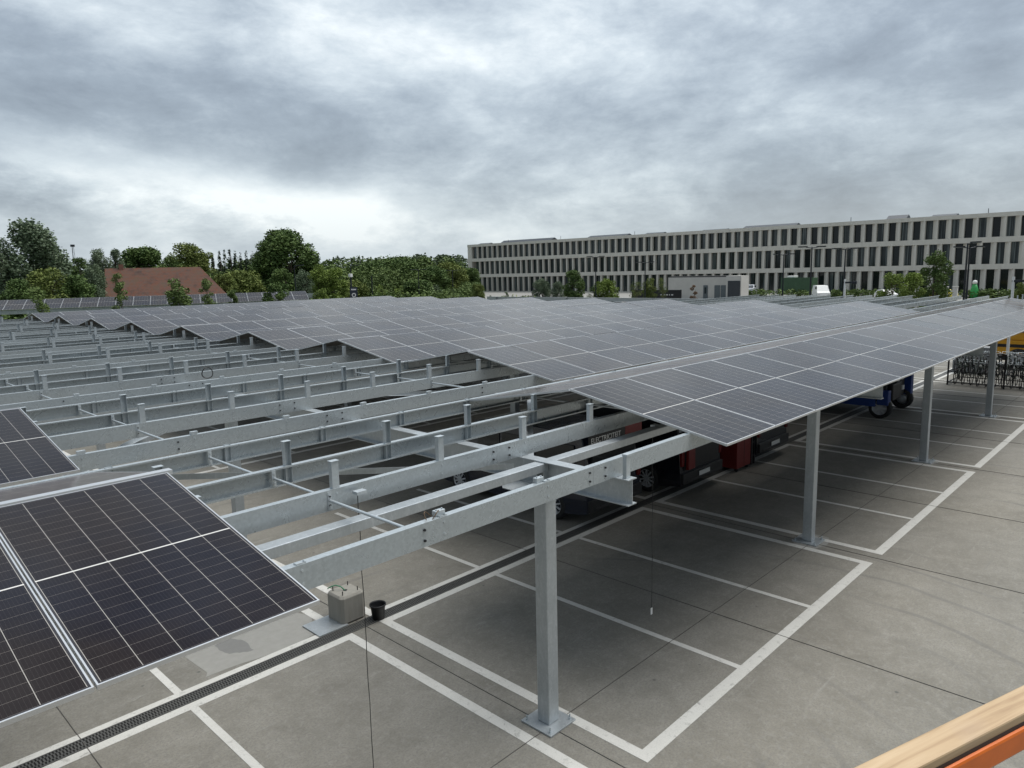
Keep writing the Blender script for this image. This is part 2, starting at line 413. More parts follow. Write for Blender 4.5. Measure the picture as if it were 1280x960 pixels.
# ------------------------------------------------------------------ cross beams (I sections across the purlins)
def ibeam(m, x, y0, y1, z0, z1, bf=.15, tf=.011, tw=.008):
    h = bf/2
    m.box(x-h, x+h, y0, y1, z1-tf, z1); m.box(x-h, x+h, y0, y1, z0, z0+tf)
    m.box(x-tw/2, x+tw/2, y0, y1, z0+tf, z1-tf)
beam_k = [-1, 0, 1, 2, 3, 4, 5]
for i, k in enumerate(beam_k):
    x = -.165+BP*k
    b = empty('cross_beam', (x, .1, 3.04))
    m = MB(); ibeam(m, 0, .0, 43.3, 0, ZB-3.04, .155); w = m.build('beam_section', HDG, b)
    for j, y in enumerate(CY):
        st = MB()
        for s in (-1, 1):
            st.box(min(s*.005, s*.074), max(s*.005, s*.074), y-.1-.06, y-.1-.05, .012, ZB-3.04-.012)
            st.box(min(s*.005, s*.074), max(s*.005, s*.074), y-.1+.05, y-.1+.06, .012, ZB-3.04-.012)
        st.build('stiffener', HDG, b)
        if j < 3:
            gp = MB()
            for s in (-1, 1):
                gp.prism([(s*.005, y-.1-.05), (s*.42, y-.1+.10), (s*.42, y-.1+.28), (s*.12, y-.1+.62), (s*.005, y-.1+.62)][::s], -.012, -.003, 'z')
            gp.build('gusset_plate', HDG, b)
    # angle bracket standing on the beam's free end
    eh = .24 if k < 1 else .13
    e = MB(); e.box(-.035, .035, .052, .058, ZB-3.04+.001, ZB-3.04+eh); e.box(-.035, -.03, .058, .1, ZB-3.04+.001, ZB-3.04+eh); e.box(-.045, .045, .04, .1, ZB-3.04+eh, ZB-3.04+eh+.022)
    e.build('end_bracket', GALV, b)
    names = ['nearest the lift, mostly hidden by the front panels', 'resting on the tall front column', 'above the second front column', 'above the third front column', 'above the fourth front column', 'above the fifth front column', 'above the sixth front column', 'at the far end of the canopy']
    tag(b, 'long galvanised cross beam ' + names[i], 'beam', 'cross beams of the canopy')

# tie beams along the rows
for j, y in enumerate(CY[:4]):
    for k in range(-2, 5):
        if (k == -2 and j == 0): continue
        x0 = -.165+BP*k+.012; x1 = x0+BP-.024
        if j > 0 and k > 2: continue
        t = empty('tie_beam', (x0, y, 3.21))
        m = MB(); m.box(0, (x1-x0)/2-.003, -.075, .075, 0, .1); m.box((x1-x0)/2+.003, x1-x0, -.075, .075, 0, .1); m.build('tie_section', HDG, t, .006)
        s = MB(); s.box((x1-x0)/2-.004, (x1-x0)/2+.004, -.085, .085, -.012, .112); s.build('splice_plate', GALV, t)
        tag(t, 'galvanised tie beam in the %s of columns, %s along it' % (rowname[j].replace(' from the front', ''), ordn(k+3)), 'tie beam', 'tie beams between canopy columns')

# flat wind braces under the purlins
for i, (a, b_) in enumerate([((-.3, 1.7), (-3.6, 4.9)), ((-4.2, 5.2), (-1.0, 8.9)), ((-.3, 9.2), (-4.1, 5.4)), ((-1.0, 10.0), (-4.0, 13.3)), ((.1, 1.8), (3.8, 5.2)), ((.1, 9.1), (3.8, 5.3))]):
    a = Vector((*a, 3.19)); b_ = Vector((*b_, 3.19)); d = (b_-a); ang = math.atan2(d.y, d.x)
    m = MB(); m.box(0, d.length, -.045, .045, 0, .006); m.box(0, d.length, .039, .045, .006, .07)
    o = m.build('wind_brace', HDG); o.location = a; o.rotation_euler = (0, 0, ang)
    w = ['from the tall front column towards the front panels', 'crossing behind the front panels', 'from the second row column back towards the front', 'running back from behind the second row column', 'under the purlins beside the tall front column', 'under the purlins before the second row column'][i]
    tag(o, 'slanting galvanised angle brace '+w, 'brace', 'wind braces')

# ------------------------------------------------------------------ purlins with posts
PV = [.27, 1.66, 2.84, 4.26]
TH = math.atan2(.4218, 2.3479)
def cprof(v, sgn, z0, z1, fl=.072, lip=.018, th=.004):
    """C section: web at v, flanges towards sgn"""
    s = sgn
    P = [(v, z0), (v+s*fl, z0), (v+s*fl, z0+lip), (v+s*(fl-th), z0+lip), (v+s*(fl-th), z0+th), (v+s*th, z0+th), (v+s*th, z1-th),
         (v+s*(fl-th), z1-th), (v+s*(fl-th), z1-lip), (v+s*fl, z1-lip), (v+s*fl, z1), (v, z1)]
    return P if s > 0 else P[::-1]
def post_bm(kind):
    m = MB(); w = .037
    if kind[:4] == 'tall':      # lipped post, origin at purlin bottom
        h = .455 if kind == 'tall' else .418
        m.box(-w, w, -.003, .001, 0, h); m.box(-w, -w+.003, .001, .05, 0, h); m.box(w-.003, w, .001, .05, 0, h)
        m.box(-w-.008, w+.008, -.012, .056, h, h+.005)
    else:
        h = .235 if kind == 'clip' else .205
        m.box(-w, w, -.003, .001, 0, h); m.box(-w, -w+.003, .001, .04, 0, h); m.box(w-.003, w, .001, .04, 0, h)
        if kind == 'clip': m.box(-w-.004, w+.012, -.004, .048, h-.03, h)
    for z in (.05, .15):
        m.tube((0, -.003, z), (0, -.013, z), .011, n=6)
    return m
post_mesh = {}
for kd in ('tall', 'tallc', 'clip', 'low'):
    me = post_bm(kd).mesh('post'); me.materials.append(GALV); post_mesh[kd] = me
SEAM0 = 1.291
tier = ['outermost', 'second', 'third', 'fourth']
for T in range(9):
    for q in range(4):
        v = PV[q] + T*TP; sgn = 1 if q < 2 else -1
        x0, x1 = -16.2, 42.6 if T < 4 else 31
        if T >= 5: x1 = 29
        z0 = ZB + .003
        root = empty('roof_purlin', (x0, v, z0))
        m = MB(); xs = [x0] + [x for x in [-.165-.45+BP*k for k in range(-2, 6)] if x0+1 < x < x1-1] + [x1]
        for a, b_ in zip(xs[:-1], xs[1:]): m.prism(cprof(0, sgn, 0, .2), a-x0+.0015, b_-x0-.0015, 'x')
        for xx in xs[1:-1]:      # lap sleeves and bolt heads
            yy = -.003*sgn
            m.box(xx-x0-.28, xx-x0+.28, min(0, yy), max(0, yy), .03, .17) if q in (2, 3) else None
            for dz in (.055, .145):
                pass
        if T < 3:
            for xx in xs[1:-1] + [-.165+BP*k+BP*f_ for k in range(-1, 2) for f_ in (1/3, 2/3)]:
                for dx_ in ((-.06, .2) if xx in xs else (0,)):
                    for dz in (.055, .145): m.tube((xx-x0+dx_, 0, dz), (xx-x0+dx_, -sgn*.014, dz), .0115, n=6, mi=1)
        m.build('channel', [PURL, BLACKM], root)
        kd = 'tall' if q in (1, 2) else ('clip' if q == 0 else 'low')
        n0 = -12
        far = False
        mb = MB()
        off = -.13 if q == 1 else 0
        for i in range(n0, 43):
            X = SEAM0 + 1.303*i + off
            if X > x1-.3: break
            if 6.6 < X < 27.5: continue
            if T >= 1 and X > 6: continue
            if kd != 'tall' and (T > 3 or X > 6) : continue
            if far:
                mb.box(X-x0-.045, X-x0+.045, -.02, .03, .0, .445)
            else:
                cov = X > (1.0 if T == 0 else 3.6) or X < -4.0
                kk = kd if not ((cov and X < 27.5) or (kd == 'clip' and T == 0)) else {'tall': 'tallc', 'clip': 'low', 'low': 'low'}[kd]
                p = bpy.data.objects.new('post', post_mesh[kk]); COL.objects.link(p); p.parent = root
                p.location = (X-x0, sgn*.008, .006) if q < 2 else (X-x0, -.012, .006)
                if q >= 2: p.rotation_euler = (0, 0, PI); p.location.x = X-x0
        if far and mb.v: mb.build('posts', GALV, root)
        tag(root, 'galvanised roof purlin, %s of four under the %s panel ridge' % (tier[q], ordn(T+1)), 'purlin', 'roof purlins')

# round struts between purlins at the third points of each bay
sn = 0
strut0 = {}
for T in range(6):
    for q in range(3):
        for k in range(-1, 1 if T else 4):
            for tp in (1, 2):
                X = -.165+BP*k + BP*tp/3 - (.0 if tp == 1 else 0) + [0, .03, -.02][q]
                if X > 6.5 or X < -6.5: continue
                y0 = PV[q]+T*TP + (.072 if q < 2 else -.0); y1 = PV[q+1]+T*TP - (0 if q == 0 else .072)
                if q == 2: y0 = PV[2]+T*TP+.001
                if q not in strut0:
                    r = empty('purlin_strut'); m = MB(); Ln = y1-y0
                    m.tube((0, .012, 0), (0, Ln-.012, 0), .015, n=10); m.build('rod', GALV, r)
                    for yy, dd in ((0, .006), (Ln, -.006)):
                        e = MB(); e.box(-.022, .022, min(yy, yy+dd), max(yy, yy+dd), -.085, .085)
                        for dz in (-.055, .055): e.tube((0, yy+dd, dz), (0, yy+dd*2.4, dz), .011, n=6)
                        e.build('end_plate', GALV, r)
                    strut0[q] = r; o = r
                else: o = clone(strut0[q])
                o.location = (X, y0, ZB+.105)
                tag(o, 'thin round strut across the %s gap under the %s ridge, number %s' % (['first', 'ridge', 'last'][q], ordn(T+1), ordn(sn+1)), 'strut', 'round struts between purlins'); sn += 1

# ------------------------------------------------------------------ solar panels
def panel_meshes():
    fr = MB(); lip = .0095; h = .03
    fr.box(0, PW, 0, lip, -h, 0); fr.box(0, PW, PL-lip, PL, -h, 0); fr.box(0, lip, lip, PL-lip, -h, 0); fr.box(PW-lip, PW, lip, PL-lip, -h, 0)
    for yy in (lip, PL-lip-.02): fr.box(lip, PW-lip, yy, yy+.02, -h, -h+.002)
    gl = MB(); gl.box(lip, PW-lip, lip, PL-lip, -.008, -.0015, 0)
    gl.m = [1, 0, 0, 0, 0, 0]
    fm = fr.mesh('frame'); fm.materials.append(ALU)
    gm = gl.mesh('cell_sheet'); gm.materials.append(CELLS); gm.materials.append(BACK)
    both = MB(); both.v = fr.v + gl.v; both.f = fr.f + [tuple(i+len(fr.v) for i in f) for f in gl.f]
    both.m = [2]*len(fr.f) + gl.m; both.smooth = [False]*len(both.f)
    bm = both.mesh('solar_panel'); [bm.materials.append(x) for x in (CELLS, BACK, ALU)]
    return fm, gm, bm
FM, GM, PM = panel_meshes()
VR, VE, ZR, ZE = 2.1388, -.2091, 3.8918, 3.4705
def panel(T, side, X, label, near, grp):
    if side == 'R': loc = (X, VE+T*TP, ZE); rot = (TH, 0, 0)
    else: loc = (X+PW, 2*VR-VE+.02+T*TP, ZE); rot = (TH, 0, PI)
    rot = (rot[0]+random.uniform(-.0035, .0035), random.uniform(-.003, .003), rot[2])
    if near:
        r = empty('solar_panel', loc)
        for me, n in ((FM, 'frame'), (GM, 'cell_sheet')):
            c = bpy.data.objects.new(n, me); COL.objects.link(c); c.parent = r
    else:
        r = bpy.data.objects.new('solar_panel', PM); COL.objects.link(r); r.location = loc
    r.rotation_euler = rot
    tag(r, label, 'solar panel', grp)
grpR = 'solar panels laid on the canopy'
for T in range(9):
    i0, n = (0, 23) if T == 0 else (0, 18)
    X0 = SEAM0+.007 if T == 0 else 3.834+.063
    for i in range(n):
        X = X0 + 1.303*i
        for side in ('R', 'L'):
            if side == 'L' and T > 0 and i > 2: 
                continue
            nm = 'first' if T == 0 else ordn(T+1)
            if side == 'R': lb = 'grey solar panel, %s from the open end on the near slope, %s ridge' % (ordn(i+1), nm)
            else: lb = 'solar panel seen edge-on, %s from the open end behind the %s ridge' % (ordn(i+1), nm)
            panel(T, side, X, lb, T < 2 and i < 12, grpR)
# slopes behind the ridges that the camera looks over: one mass of remaining panels
rest = MB()
for T in range(1, 9):
    for i in range(3, 18):
        Mx = Matrix.Translation((3.897+1.303*i+PW, 2*VR-VE+.02+T*TP, ZE)) @ Matrix.Rotation(PI, 4, 'Z') @ Matrix.Rotation(TH, 4, 'X')
        rest.box(0, PW, 0, PL, -.03, -.001, 0, Mx)
tag(rest.build('hidden_slope_panels', CELLS), 'dark backs of the panels on the slopes turned away behind the ridges', 'solar panels', kind='stuff')
for T in range(2):
    for i in range(4):
        X = -4.07-1.303*(i+1)+.007
        for side in ('R', 'L'):
            if T == 0: lb = ('dark close-up solar panel, %s from the cut edge, sloping towards the lift' if side == 'R' else 'shiny solar panel just behind the front ridge cap, %s from the cut edge') % ordn(i+1)
            else: lb = ('dark solar panel, %s from the cut edge of the second front row' if side == 'R' else 'solar panel on the hidden slope of the second front row, %s from its edge') % ordn(i+1)
            panel(T, side, X, lb, True, 'front solar panels next to the lift')
m = MB(); m.box(-9.4, -4.03, 2.15, 2.235, ZR+.004, ZR+.009); m.box(-9.4, -4.03, 2.15, 2.155, ZR-.03, ZR+.004)
tag(m.build('ridge_cap', ALU), 'pale aluminium cap strip along the ridge of the closest dark panels', 'ridge cap')

# ------------------------------------------------------------------ small items on the steel
def clampobj(x, y, z, lab, wire=True):
    r = empty('rope_grab', (x, y, z)); m = MB(); m.box(-.05, .05, -.02, .03, 0, .045); m.tube((-.03, 0, .045), (-.03, 0, .056), .008, n=8); m.tube((.03, 0, .045), (.03, 0, .056), .008, n=8)
    m.build('bracket', GALV, r, .004)
    if wire:
        w = MB(); pts = [(-.05-.07*math.sin(t)*1.0-.03, .04*math.cos(t), .02+.035*math.sin(2*t)) for t in [i*PI/8 for i in range(17)]]; w.path(pts, .004); w.build('wire_loop', simple('brown_wire', (.09, .05, .02), .6), r)
    return tag(r, lab, 'clamp')
clampobj(-2.62, .33, ZB+.204, 'small galvanised clamp with brown wire loop on the outermost purlin')
clampobj(-1.38, .33, ZB+.204, 'small galvanised clamp without wire on the outermost purlin near the tall column', False)
def hang(name, x, y, z0, z1, lab, end):
    r = empty(name, (x, y, z1)); m = MB(); random.seed(3)
    pts = []; n = 14
    for i in range(n+1):
        f = i/n; pts.append((random.uniform(-.006, .006), random.uniform(-.006, .006), (z0-z1)*f))
    pts[0] = (0, 0, 0); m.path(pts, .0042, 5)
    m.build('line', CABLE, r)
    e = MB()
    if end == 'tag': e.box(-.02, .02, -.004, .004, z0-z1-.10, z0-z1); e.build('weight_tag', WHITE, r)
    else: e.tube((0, 0, z0-z1-.05), (0, 0, z0-z1), .012, n=8); e.build('plumb_end', BLACKM, r)
    h = MB(); h.box(-.05, .06, -.07, .01, -.01, .02); h.build('holder', GALV, r)
    return tag(r, lab, 'cable')
hang('hanging_cable', -2.56, 1.60, .42, 3.46, 'thin dark cable hanging straight down past the concrete block', 'end')
hang('hanging_cable', 2.3, 1.45, .55, 3.3, 'thin cable with small white tag hanging over the empty bay beside the column', 'tag')
for i, (x, y) in enumerate([(.15, 11.1)]):
    r = MB(); cx = random.uniform(-.02, .02)
    pts = [(.115*math.cos(t), .02*math.sin(t*2), .05+.115*math.sin(t)) for t in [j*PI/12 for j in range(25)]]
    r.path(pts, .011, 6); o = r.build('cable_coil', CABLE); o.location = (x, y, ZB+.16)
    tag(o, ['round loop of black cable standing on a purlin in the steel field', 'smaller half hidden loop of black cable beside the round one'][i], 'cable coil')

# concrete footing block, steel plate, bucket
b = empty('footing_block', (-.265, 5.6, 0))
m = MB(); c = .05; h = .225
def sq(h, z): return [(-h, -h+c, z), (-h+c, -h, z), (h-c, -h, z), (h, -h+c, z), (h, h-c, z), (h-c, h, z), (-h+c, h, z), (-h, h-c, z)]
lv = sq(.225, .02) + sq(.225, .43) + sq(.195, .465)
fs = [tuple(range(8))[::-1], tuple(range(16, 24))]
for k in (0, 8):
    for i in range(8): fs.append((k+i, k+(i+1) % 8, k+8+(i+1) % 8, k+8+i))
m.add(lv, fs); m.build('block', BLOCK, b, .008)
for sx in (-1, 1):
    for sy in (-1, 1):
        t = MB(); t.tube((sx*.14, sy*.14, .465), (sx*.14, sy*.14, .53), .008, n=8); t.build('threaded_rod', BLACKM, b)
t = MB(); t.lathe([(.0, .467), (.035, .467)], 16); t.build('cable_duct', BLACKP, b)
t = MB(); t.path([(0, 0, .455), (-.04, .05, .52), (-.1, .12, .55), (-.17, .16, .53), (-.2, .2, .5)], .009, 6); t.build('green_cable', CABLEG, b)
tag(b, 'square concrete footing block with four threaded rods and green cable on top', 'concrete block')
m = MB(); m.box(-.26, .26, -.26, .26, .012, .022); o = m.build('steel_plate', HDG); o.location = (-.67, 5.59, 0)
m2 = MB(); m2.box(-.24, -.2, -.2, .2, .004, .012); m2.box(.2, .24, -.2, .2, .004, .012); m2.build('batten', BLACKM, o)
tag(o, 'flat square galvanised plate lying on the ground against the concrete block', 'steel plate')
b = empty('bucket', (.05, 5.17, .01))
m = MB(); m.lathe([(0, .0), (.095, .0), (.12, .22), (.135, .222), (.135, .245), (.122, .245), (.118, .22), (.09, .02), (0, .02)], 28); m.build('body', BLACKP, b)
m = MB(); m.path([(.13*math.cos(t), .13*math.sin(t), .235-.05*math.sin(t)) for t in [i*PI/10 for i in range(11)]], .004); m.build('handle', BLACKM, b)
tag(b, 'small round black plastic bucket on the drain beside the concrete block', 'bucket')

# ------------------------------------------------------------------ lift guard rail close to the camera
r = empty('lift_guard_rail', (-5.06, -3.74, 4.6), math.atan2(-.18, .53))
m = MB(); m.box(-1.4, 1.9, -.058, .0, -.022, 0); m.build('timber_board', WOOD, r, .004)
m = MB(); m.box(-1.4, 1.9, -.062, -.012, -.085, -.032, 0); m.build('orange_rail', ORANGE, r, .006)
m = MB(); m.box(-1.4, 1.9, -.056, -.02, -.032, -.022, 0); m.build('packing_strip', BLACKM, r)
for x in (-1.1, 1.75):
    m = MB(); m.box(x-.02, x+.02, -.057, -.017, -1.1, -.085); m.build('post', ORANGE, r)
tag(r, 'orange steel guard rail of the work platform topped by a pale timber board', 'guard rail')
# ------------------------------------------------------------------ vehicles and things under the canopy
def wheel(parent, x, y, r, w=.22, side=-1, spokes=10):
    wh = empty('wheel', (x, y, r)); wh.parent = parent
    t = MB(); t.lathe([(r*.66, -w/2), (r*.9, -w/2), (r, -w/2+.03), (r, w/2-.03), (r*.9, w/2), (r*.66, w/2), (r*.66, -w/2)], 32, axis='x'); t.build('tyre', RUB, wh)
    m = MB(); xo = side*w*.47
    m.lathe([(r*.66, side*w*.5), (r*.62, side*w*.46), (r*.60, side*w*.1), (.02, side*w*.1)], 32, axis='x')
    m.lathe([(r*.14, xo), (r*.13, xo+side*.012), (0, xo+side*.012)], 16, axis='x')
    for k in range(spokes):
        a = 2*PI*k/spokes; R = Matrix.Translation((xo-.006, 0, 0)) @ Matrix.Rotation(a, 4, 'X')
        m.box(-.01, .012, -.016, .016, r*.08, r*.62, 0, R)
    m.build('rim', RIM, wh); return wh
def van(loc, w, l, h, paint, label, plate=True, openback=False, text=None):
    v = empty('parked_van', loc)
    # side outline y,z ; rear at y=0
    o = [(.0, .32), (.0, .62), (.02, 1.02), (.10, h*.80), (.22, h-.04), (.5, h), (l*.62, h), (l*.72, h-.1), (l*.84, 1.12), (l*.985, .98), (l, .6), (l-.04, .28), (l-.5, .24), (.5, .24)]
    m = MB(); n = len(o); rings = []
    for fx, s in ((0, .985), (.035, 1), (w-.035, 1), (w, .985)):
        ring = []
        for (y, z) in o:
            tum = (max(0, z-1.05)/(h-1.05))*.10 if z > 1.05 else 0
            xx = fx + (tum if fx < w/2 else -tum)
            yy = l/2+(y-l/2)*s; zz = .24+(z-.24)*(.985 if s < 1 else 1)
            ring.append((xx, yy, zz))
        rings.append(ring)
    vs = [p for r_ in rings for p in r_]; fs = []
    for k in range(3):
        for i in range(n): fs.append((k*n+i, k*n+(i+1) % n, (k+1)*n+(i+1) % n, (k+1)*n+i))
    fs.append(tuple(range(n))); fs.append(tuple(range(3*n, 4*n))[::-1])
    m.add(vs, fs, 0); m.build('body', paint, v, .02)
    hz = 1.08
    for sx in (0, 1):
        g = MB(); t0 = .018; t1 = .10*((h*.86-1.05)/(h-1.05))
        for (ya, yb) in ((.35, l*.30), (l*.31, l*.52), (l*.53, l*.70)):
            xa = -.004+.005 if sx == 0 else w+.004-.005
            q = [(xa + (t0-.012 if sx == 0 else -t0+.012), ya, hz), (xa+(t0-.012 if sx == 0 else -t0+.012), yb, hz), (xa+(t1-.012 if sx == 0 else -t1+.012), yb-(.12 if yb > l*.6 else .0), h*.87), (xa+(t1-.012 if sx == 0 else -t1+.012), ya+.05, h*.87)]
            g.add([Vector(p) for p in q] + [Vector(p)+Vector((.006 if sx else -.006, 0, 0)) for p in q], [(0,1,2,3), (7,6,5,4), (0,4,5,1), (1,5,6,2), (2,6,7,3), (3,7,4,0)])
        g.build('side_windows', VGLASS, v)
    b = MB(); b.box(.03, w-.03, -.07, .06, .34, .60); b.box(.2, w-.2, -.085, -.07, .36, .42); b.build('bumper', BLACKP, v, .02)
    for x in (.02, w-.14):
        t = MB(); t.box(x, x+.12, -.028, .05, .78, 1.16); t.build('tail_light', REDL, v, .01)
    if plate:
        p = MB(); p.box(w*.5-.26, w*.5+.26, -.098, -.088, .44, .55)
        p.build('licence_plate', PLATE, v)
    if openback:
        c = MB(); c.box(.16, w-.16, -.02, -.005, .66, 1.62); c.build('cargo_opening', BLACKP, v)
        rb = MB(); rb.box(.22, .52, -.10, -.02, .68, 1.25); rb.build('red_case', RED, v, .01)
        tg = MB(); tg.box(.08, w-.08, -1.0, .12, h-.03, h+.03); tg.build('tailgate', paint, v, .015)
        for x in (.18, w-.2):
            s = MB(); s.tube((x, -.03, 1.25), (x, -.55, h-.04), .014, n=8); s.build('gas_strut', GALV, v)
    else:
        g = MB(); g.box(.2, w-.2, -.01+.02, .03+.04, hz+.02, h*.84); g.build('rear_window', VGLASS, v)
    for (x, s) in ((.11, -1), (w-.11, 1)):
        for y in (.95, l-.9): wheel(v, x+(-.02 if s < 0 else .02), y, .345, .22, s)
    return tag(v, label, 'van', 'dark vehicles parked under the panels')
van((8.56, 4.72, 0), 1.98, 4.95, 1.95, DARKV, 'black van with raised tailgate, red case and shiny multi-spoke wheel beside the second front column', openback=True)
van((12.55, 4.68, 0), 1.95, 4.9, 1.9, DARKV, 'black van with closed rear and white plate, parked behind the red tool cabinet')
v0 = van((5.5, 5.15, 0), 2.0, 4.95, 2.02, NAVYV, 'navy van below the beams with white lettering and red stripe on its rear board', plate=False)
sb = MB(); sb.box(0, 1.95, -.03, -.005, 0, .34, 0); sb.box(1.30, 1.95, -.034, -.03, .03, .31, 1)
s = sb.build('sign_board', [BLACKP, RED], v0); s.location = (.02, -.02, 1.74)
def text(txt, size, mat, parent, loc, rot, name='lettering', ext=.002):
    cu = bpy.data.curves.new(name, 'FONT'); cu.body = txt; cu.size = size; cu.extrude = ext; cu.align_x = 'LEFT'
    o = bpy.data.objects.new(name, cu); COL.objects.link(o)
    bpy.context.view_layer.update()
    me = bpy.data.meshes.new_from_object(o.evaluated_get(bpy.context.evaluated_depsgraph_get()))
    bpy.data.objects.remove(o); me.materials.clear(); me.materials.append(mat)
    o = bpy.data.objects.new(name, me); COL.objects.link(o); o.parent = parent; o.location = loc; o.rotation_euler = rot; return o
text('ELECTRICITEIT', .165, WHITE, s, (.05, -.034, .12), (PI/2, 0, 0))

c = empty('tool_cabinet', (11.5, 4.75, 0)); c.scale = (.82, 1, .92)
m = MB(); m.box(0, .98, 0, .6, .1, 1.3); m.build('cabinet_body', RED, c, .01)
m = MB(); m.box(.495, .505, -.006, 0, .12, 1.28); m.build('door_gap', BLACKP, c)
m = MB(); m.box(1.0, 1.08, -.02, .1, .06, 1.35); m.box(1.2, 1.26, -.02, .1, .06, 1.35)
for z in (.3, .7, 1.1): m.box(1.08, 1.2, .0, .05, z, z+.05)
m.build('side_ladder', BLACKM, c)
for x in (.12, .86):
    t = MB(); t.lathe([(0, -.03), (.05, -.03), (.05, .03), (0, .03)], 16, axis='x', c=(x, .06, .05)); t.build('castor', RUB, c)
tag(c, 'red steel tool cabinet on castors standing between the two black vans', 'cabinet')

t = empty('blue_truck', (21.05, 3.75, 0)); t.scale = (1.08, 1, 1)
m = MB(); m.box(.0, 2.7, .55, 6.2, .42, .96); m.box(.02, .3, .12, .5, .5, 1.02); m.box(2.42, 2.68, .1, .5, .55, 1.55); m.box(.3, 2.42, .5, .62, .42, .7); m.build('chassis', BLUE, t, .02)
m = MB(); m.box(.0, 2.7, .62, 6.2, .99, 2.35); m.build('box_body', GREYP, t, .02)
m = MB(); m.box(-.006, 0, .64, 6.18, .97, 1.0); m.box(-.006, 0, .62, .68, 1.0, 2.3); m.build('trim_strip', ALU, t)
m = MB(); m.box(.34, 2.3, .3, .55, .55, 1.9); m.box(.5, 1.4, .12, .3, .6, 1.2); m.build('engine_cover', BLACKP, t, .03)
for (x, z) in ((1.3, 1.15), (1.75, 1.2), (1.9, .8)):
    m = MB(); m.box(x, x+.22, .24, .3, z, z+.16); m.build('rear_lamp', PLATE, t, .01)
for (x, s) in ((.2, -1), (2.5, 1)):
    for y in (.42, 4.9): wheel(t, x, y, .38, .24, s, 8)
tag(t, 'blue truck with grey box body parked deep under the panel row', 'truck')

# bicycles in a two tier rack
rk = empty('bicycle_rack', (30.7, -2.2, 0))
m = MB()
for x in (0, 2.0):
    for y in (0, 2.15, 4.3, 6.45): m.box(x-.03, x+.03, y-.03, y+.03, 0, 1.5)
for x in (0, 2.0):
    for z in (.12, .62): m.box(x-.02, x+.02, 0, 6.45, z-.02, z+.02)
for y in (0, 6.45):
    for z in (.12, .62): m.box(0, 2, y-.02, y+.02, z-.02, z+.02)
for i in range(13): m.box(0, 2.0, .18+i*.5, .22+i*.5, .63, .66)
m.build('rack_frame', BLACKM, rk); tag(rk, 'black two-tier steel rack full of bicycles behind the fourth front column', 'bicycle rack')
def bicycle():
    b = empty('bicycle'); R = .34; wl = []
    for y in (-.53, .53):
        w = MB(); n = 28
        for i in range(n):
            a = 2*PI*i/n; a2 = 2*PI*(i+1)/n
            w.tube((y+R*math.cos(a), 0, R+R*math.sin(a)), (y+R*math.cos(a2), 0, R+R*math.sin(a2)), .02, n=5, caps=False)
        for i in range(10):
            a = 2*PI*i/10; w.tube((y, 0, R), (y+R*math.cos(a), 0, R+R*math.sin(a)), .004, n=4, caps=False)
        w.build('wheel', RUB, b)
    f = MB()
    for p, q, r in (((-.53,0,.34), (-.12,0,.32), .013), ((-.12,0,.32), (-.25,0,.84), .017), ((-.25,0,.78), (.35,0,.82), .017), ((-.12,0,.32), (.37,0,.72), .02), ((-.53,0,.34), (-.24,0,.76), .012), ((.53,0,.34), (.35,0,.9), .016)): f.tube(p, q, r, n=7)
    f.build('bicycle_frame', simple('bike_green', (.03, .05, .035), .4) if 'bike_green' not in bpy.data.materials else bpy.data.materials['bike_green'], b)
    s = MB(); s.prism([(-.4, -.03), (-.4, .08), (-.12, .03), (-.12, -.03)], -.02, .03, 'z', 0, Matrix.Translation((0, 0, .88))); s.build('saddle', BLACKP, b, .01)
    h = MB(); h.tube((.35, 0, .9), (.34, 0, 1.02), .014, n=7); h.tube((.34, -.28, 1.03), (.34, .28, 1.03), .014, n=7); h.tube((.34, -.28, 1.03), (.2, -.3, 1.0), .014, n=7); h.tube((.34, .28, 1.03), (.2, .3, 1.0), .014, n=7); h.build('handlebar', GALV, b)
    m = MB(); m.lathe([(0, 0), (.05, 0), (.05, .05), (0, .05)], 12, axis='x', c=(.42, 0, .9)); m.build('headlight', WHITE, b)
    for y in (-.53, .53):
        fd = MB()
        for i in range(8):
            a = .3+2.3*i/8; a2 = .3+2.3*(i+1)/8
            fd.tube((y+.38*math.cos(a), 0, .34+.38*math.sin(a)), (y+.38*math.cos(a2), 0, .34+.38*math.sin(a2)), .016, n=4, caps=False)
        fd.build('mudguard', BLACKM, b)
    return b
b0 = bicycle(); k = 0
for tier_, z in ((0, 0.0), (1, .45)):
    for i in range(18):
        o = b0 if k == 0 else clone(b0); k += 1
        o.location = (31.6+random.uniform(-.15, .15), 4.05-i*.31, z); o.rotation_euler = (random.uniform(-.05, .05), 0, PI if i % 2 else 0)
        tag(o, 'dark bicycle standing on the %s tier of the rack, %s from its open end' % (['lower', 'upper'][tier_], ordn(i+1)), 'bicycle', 'bicycles in the rack')
y = empty('yellow_loader', (38.0, -5.5, 0))
m = MB(); m.box(0, 2.3, 0, 10.2, .75, 1.45); m.box(.1, 2.2, 5.5, 10.0, 1.45, 1.95); m.box(.05, 2.2, 2.2, 5.6, .55, .8); m.build('chassis', YEL, y, .03)
m = MB(); m.box(.3, 1.2, -.4, 9.4, 2.02, 2.4); m.build('boom', YEL, y, .02)
m = MB(); m.box(-.012, 0, .1, 10.1, 1.1, 1.26); m.box(-.01, 2.2, -.2, 9.9, 1.95, 2.02); m.box(.2, 2.0, 1.0, 9.4, .4, .6); m.build('dark_trim', BLACKP, y)
m = MB(); m.box(-.02, -.012, 6.9, 7.9, .8, 1.05); m.build('warning_board', PLATE, y)
for yy in (1.6, 8.3):
    for (x, s_) in ((.12, -1), (2.2, 1)): wheel(y, x, yy, .52, .36, s_, 6)
tag(y, 'long yellow wheeled boom machine parked behind the bicycle rack', 'work machine')
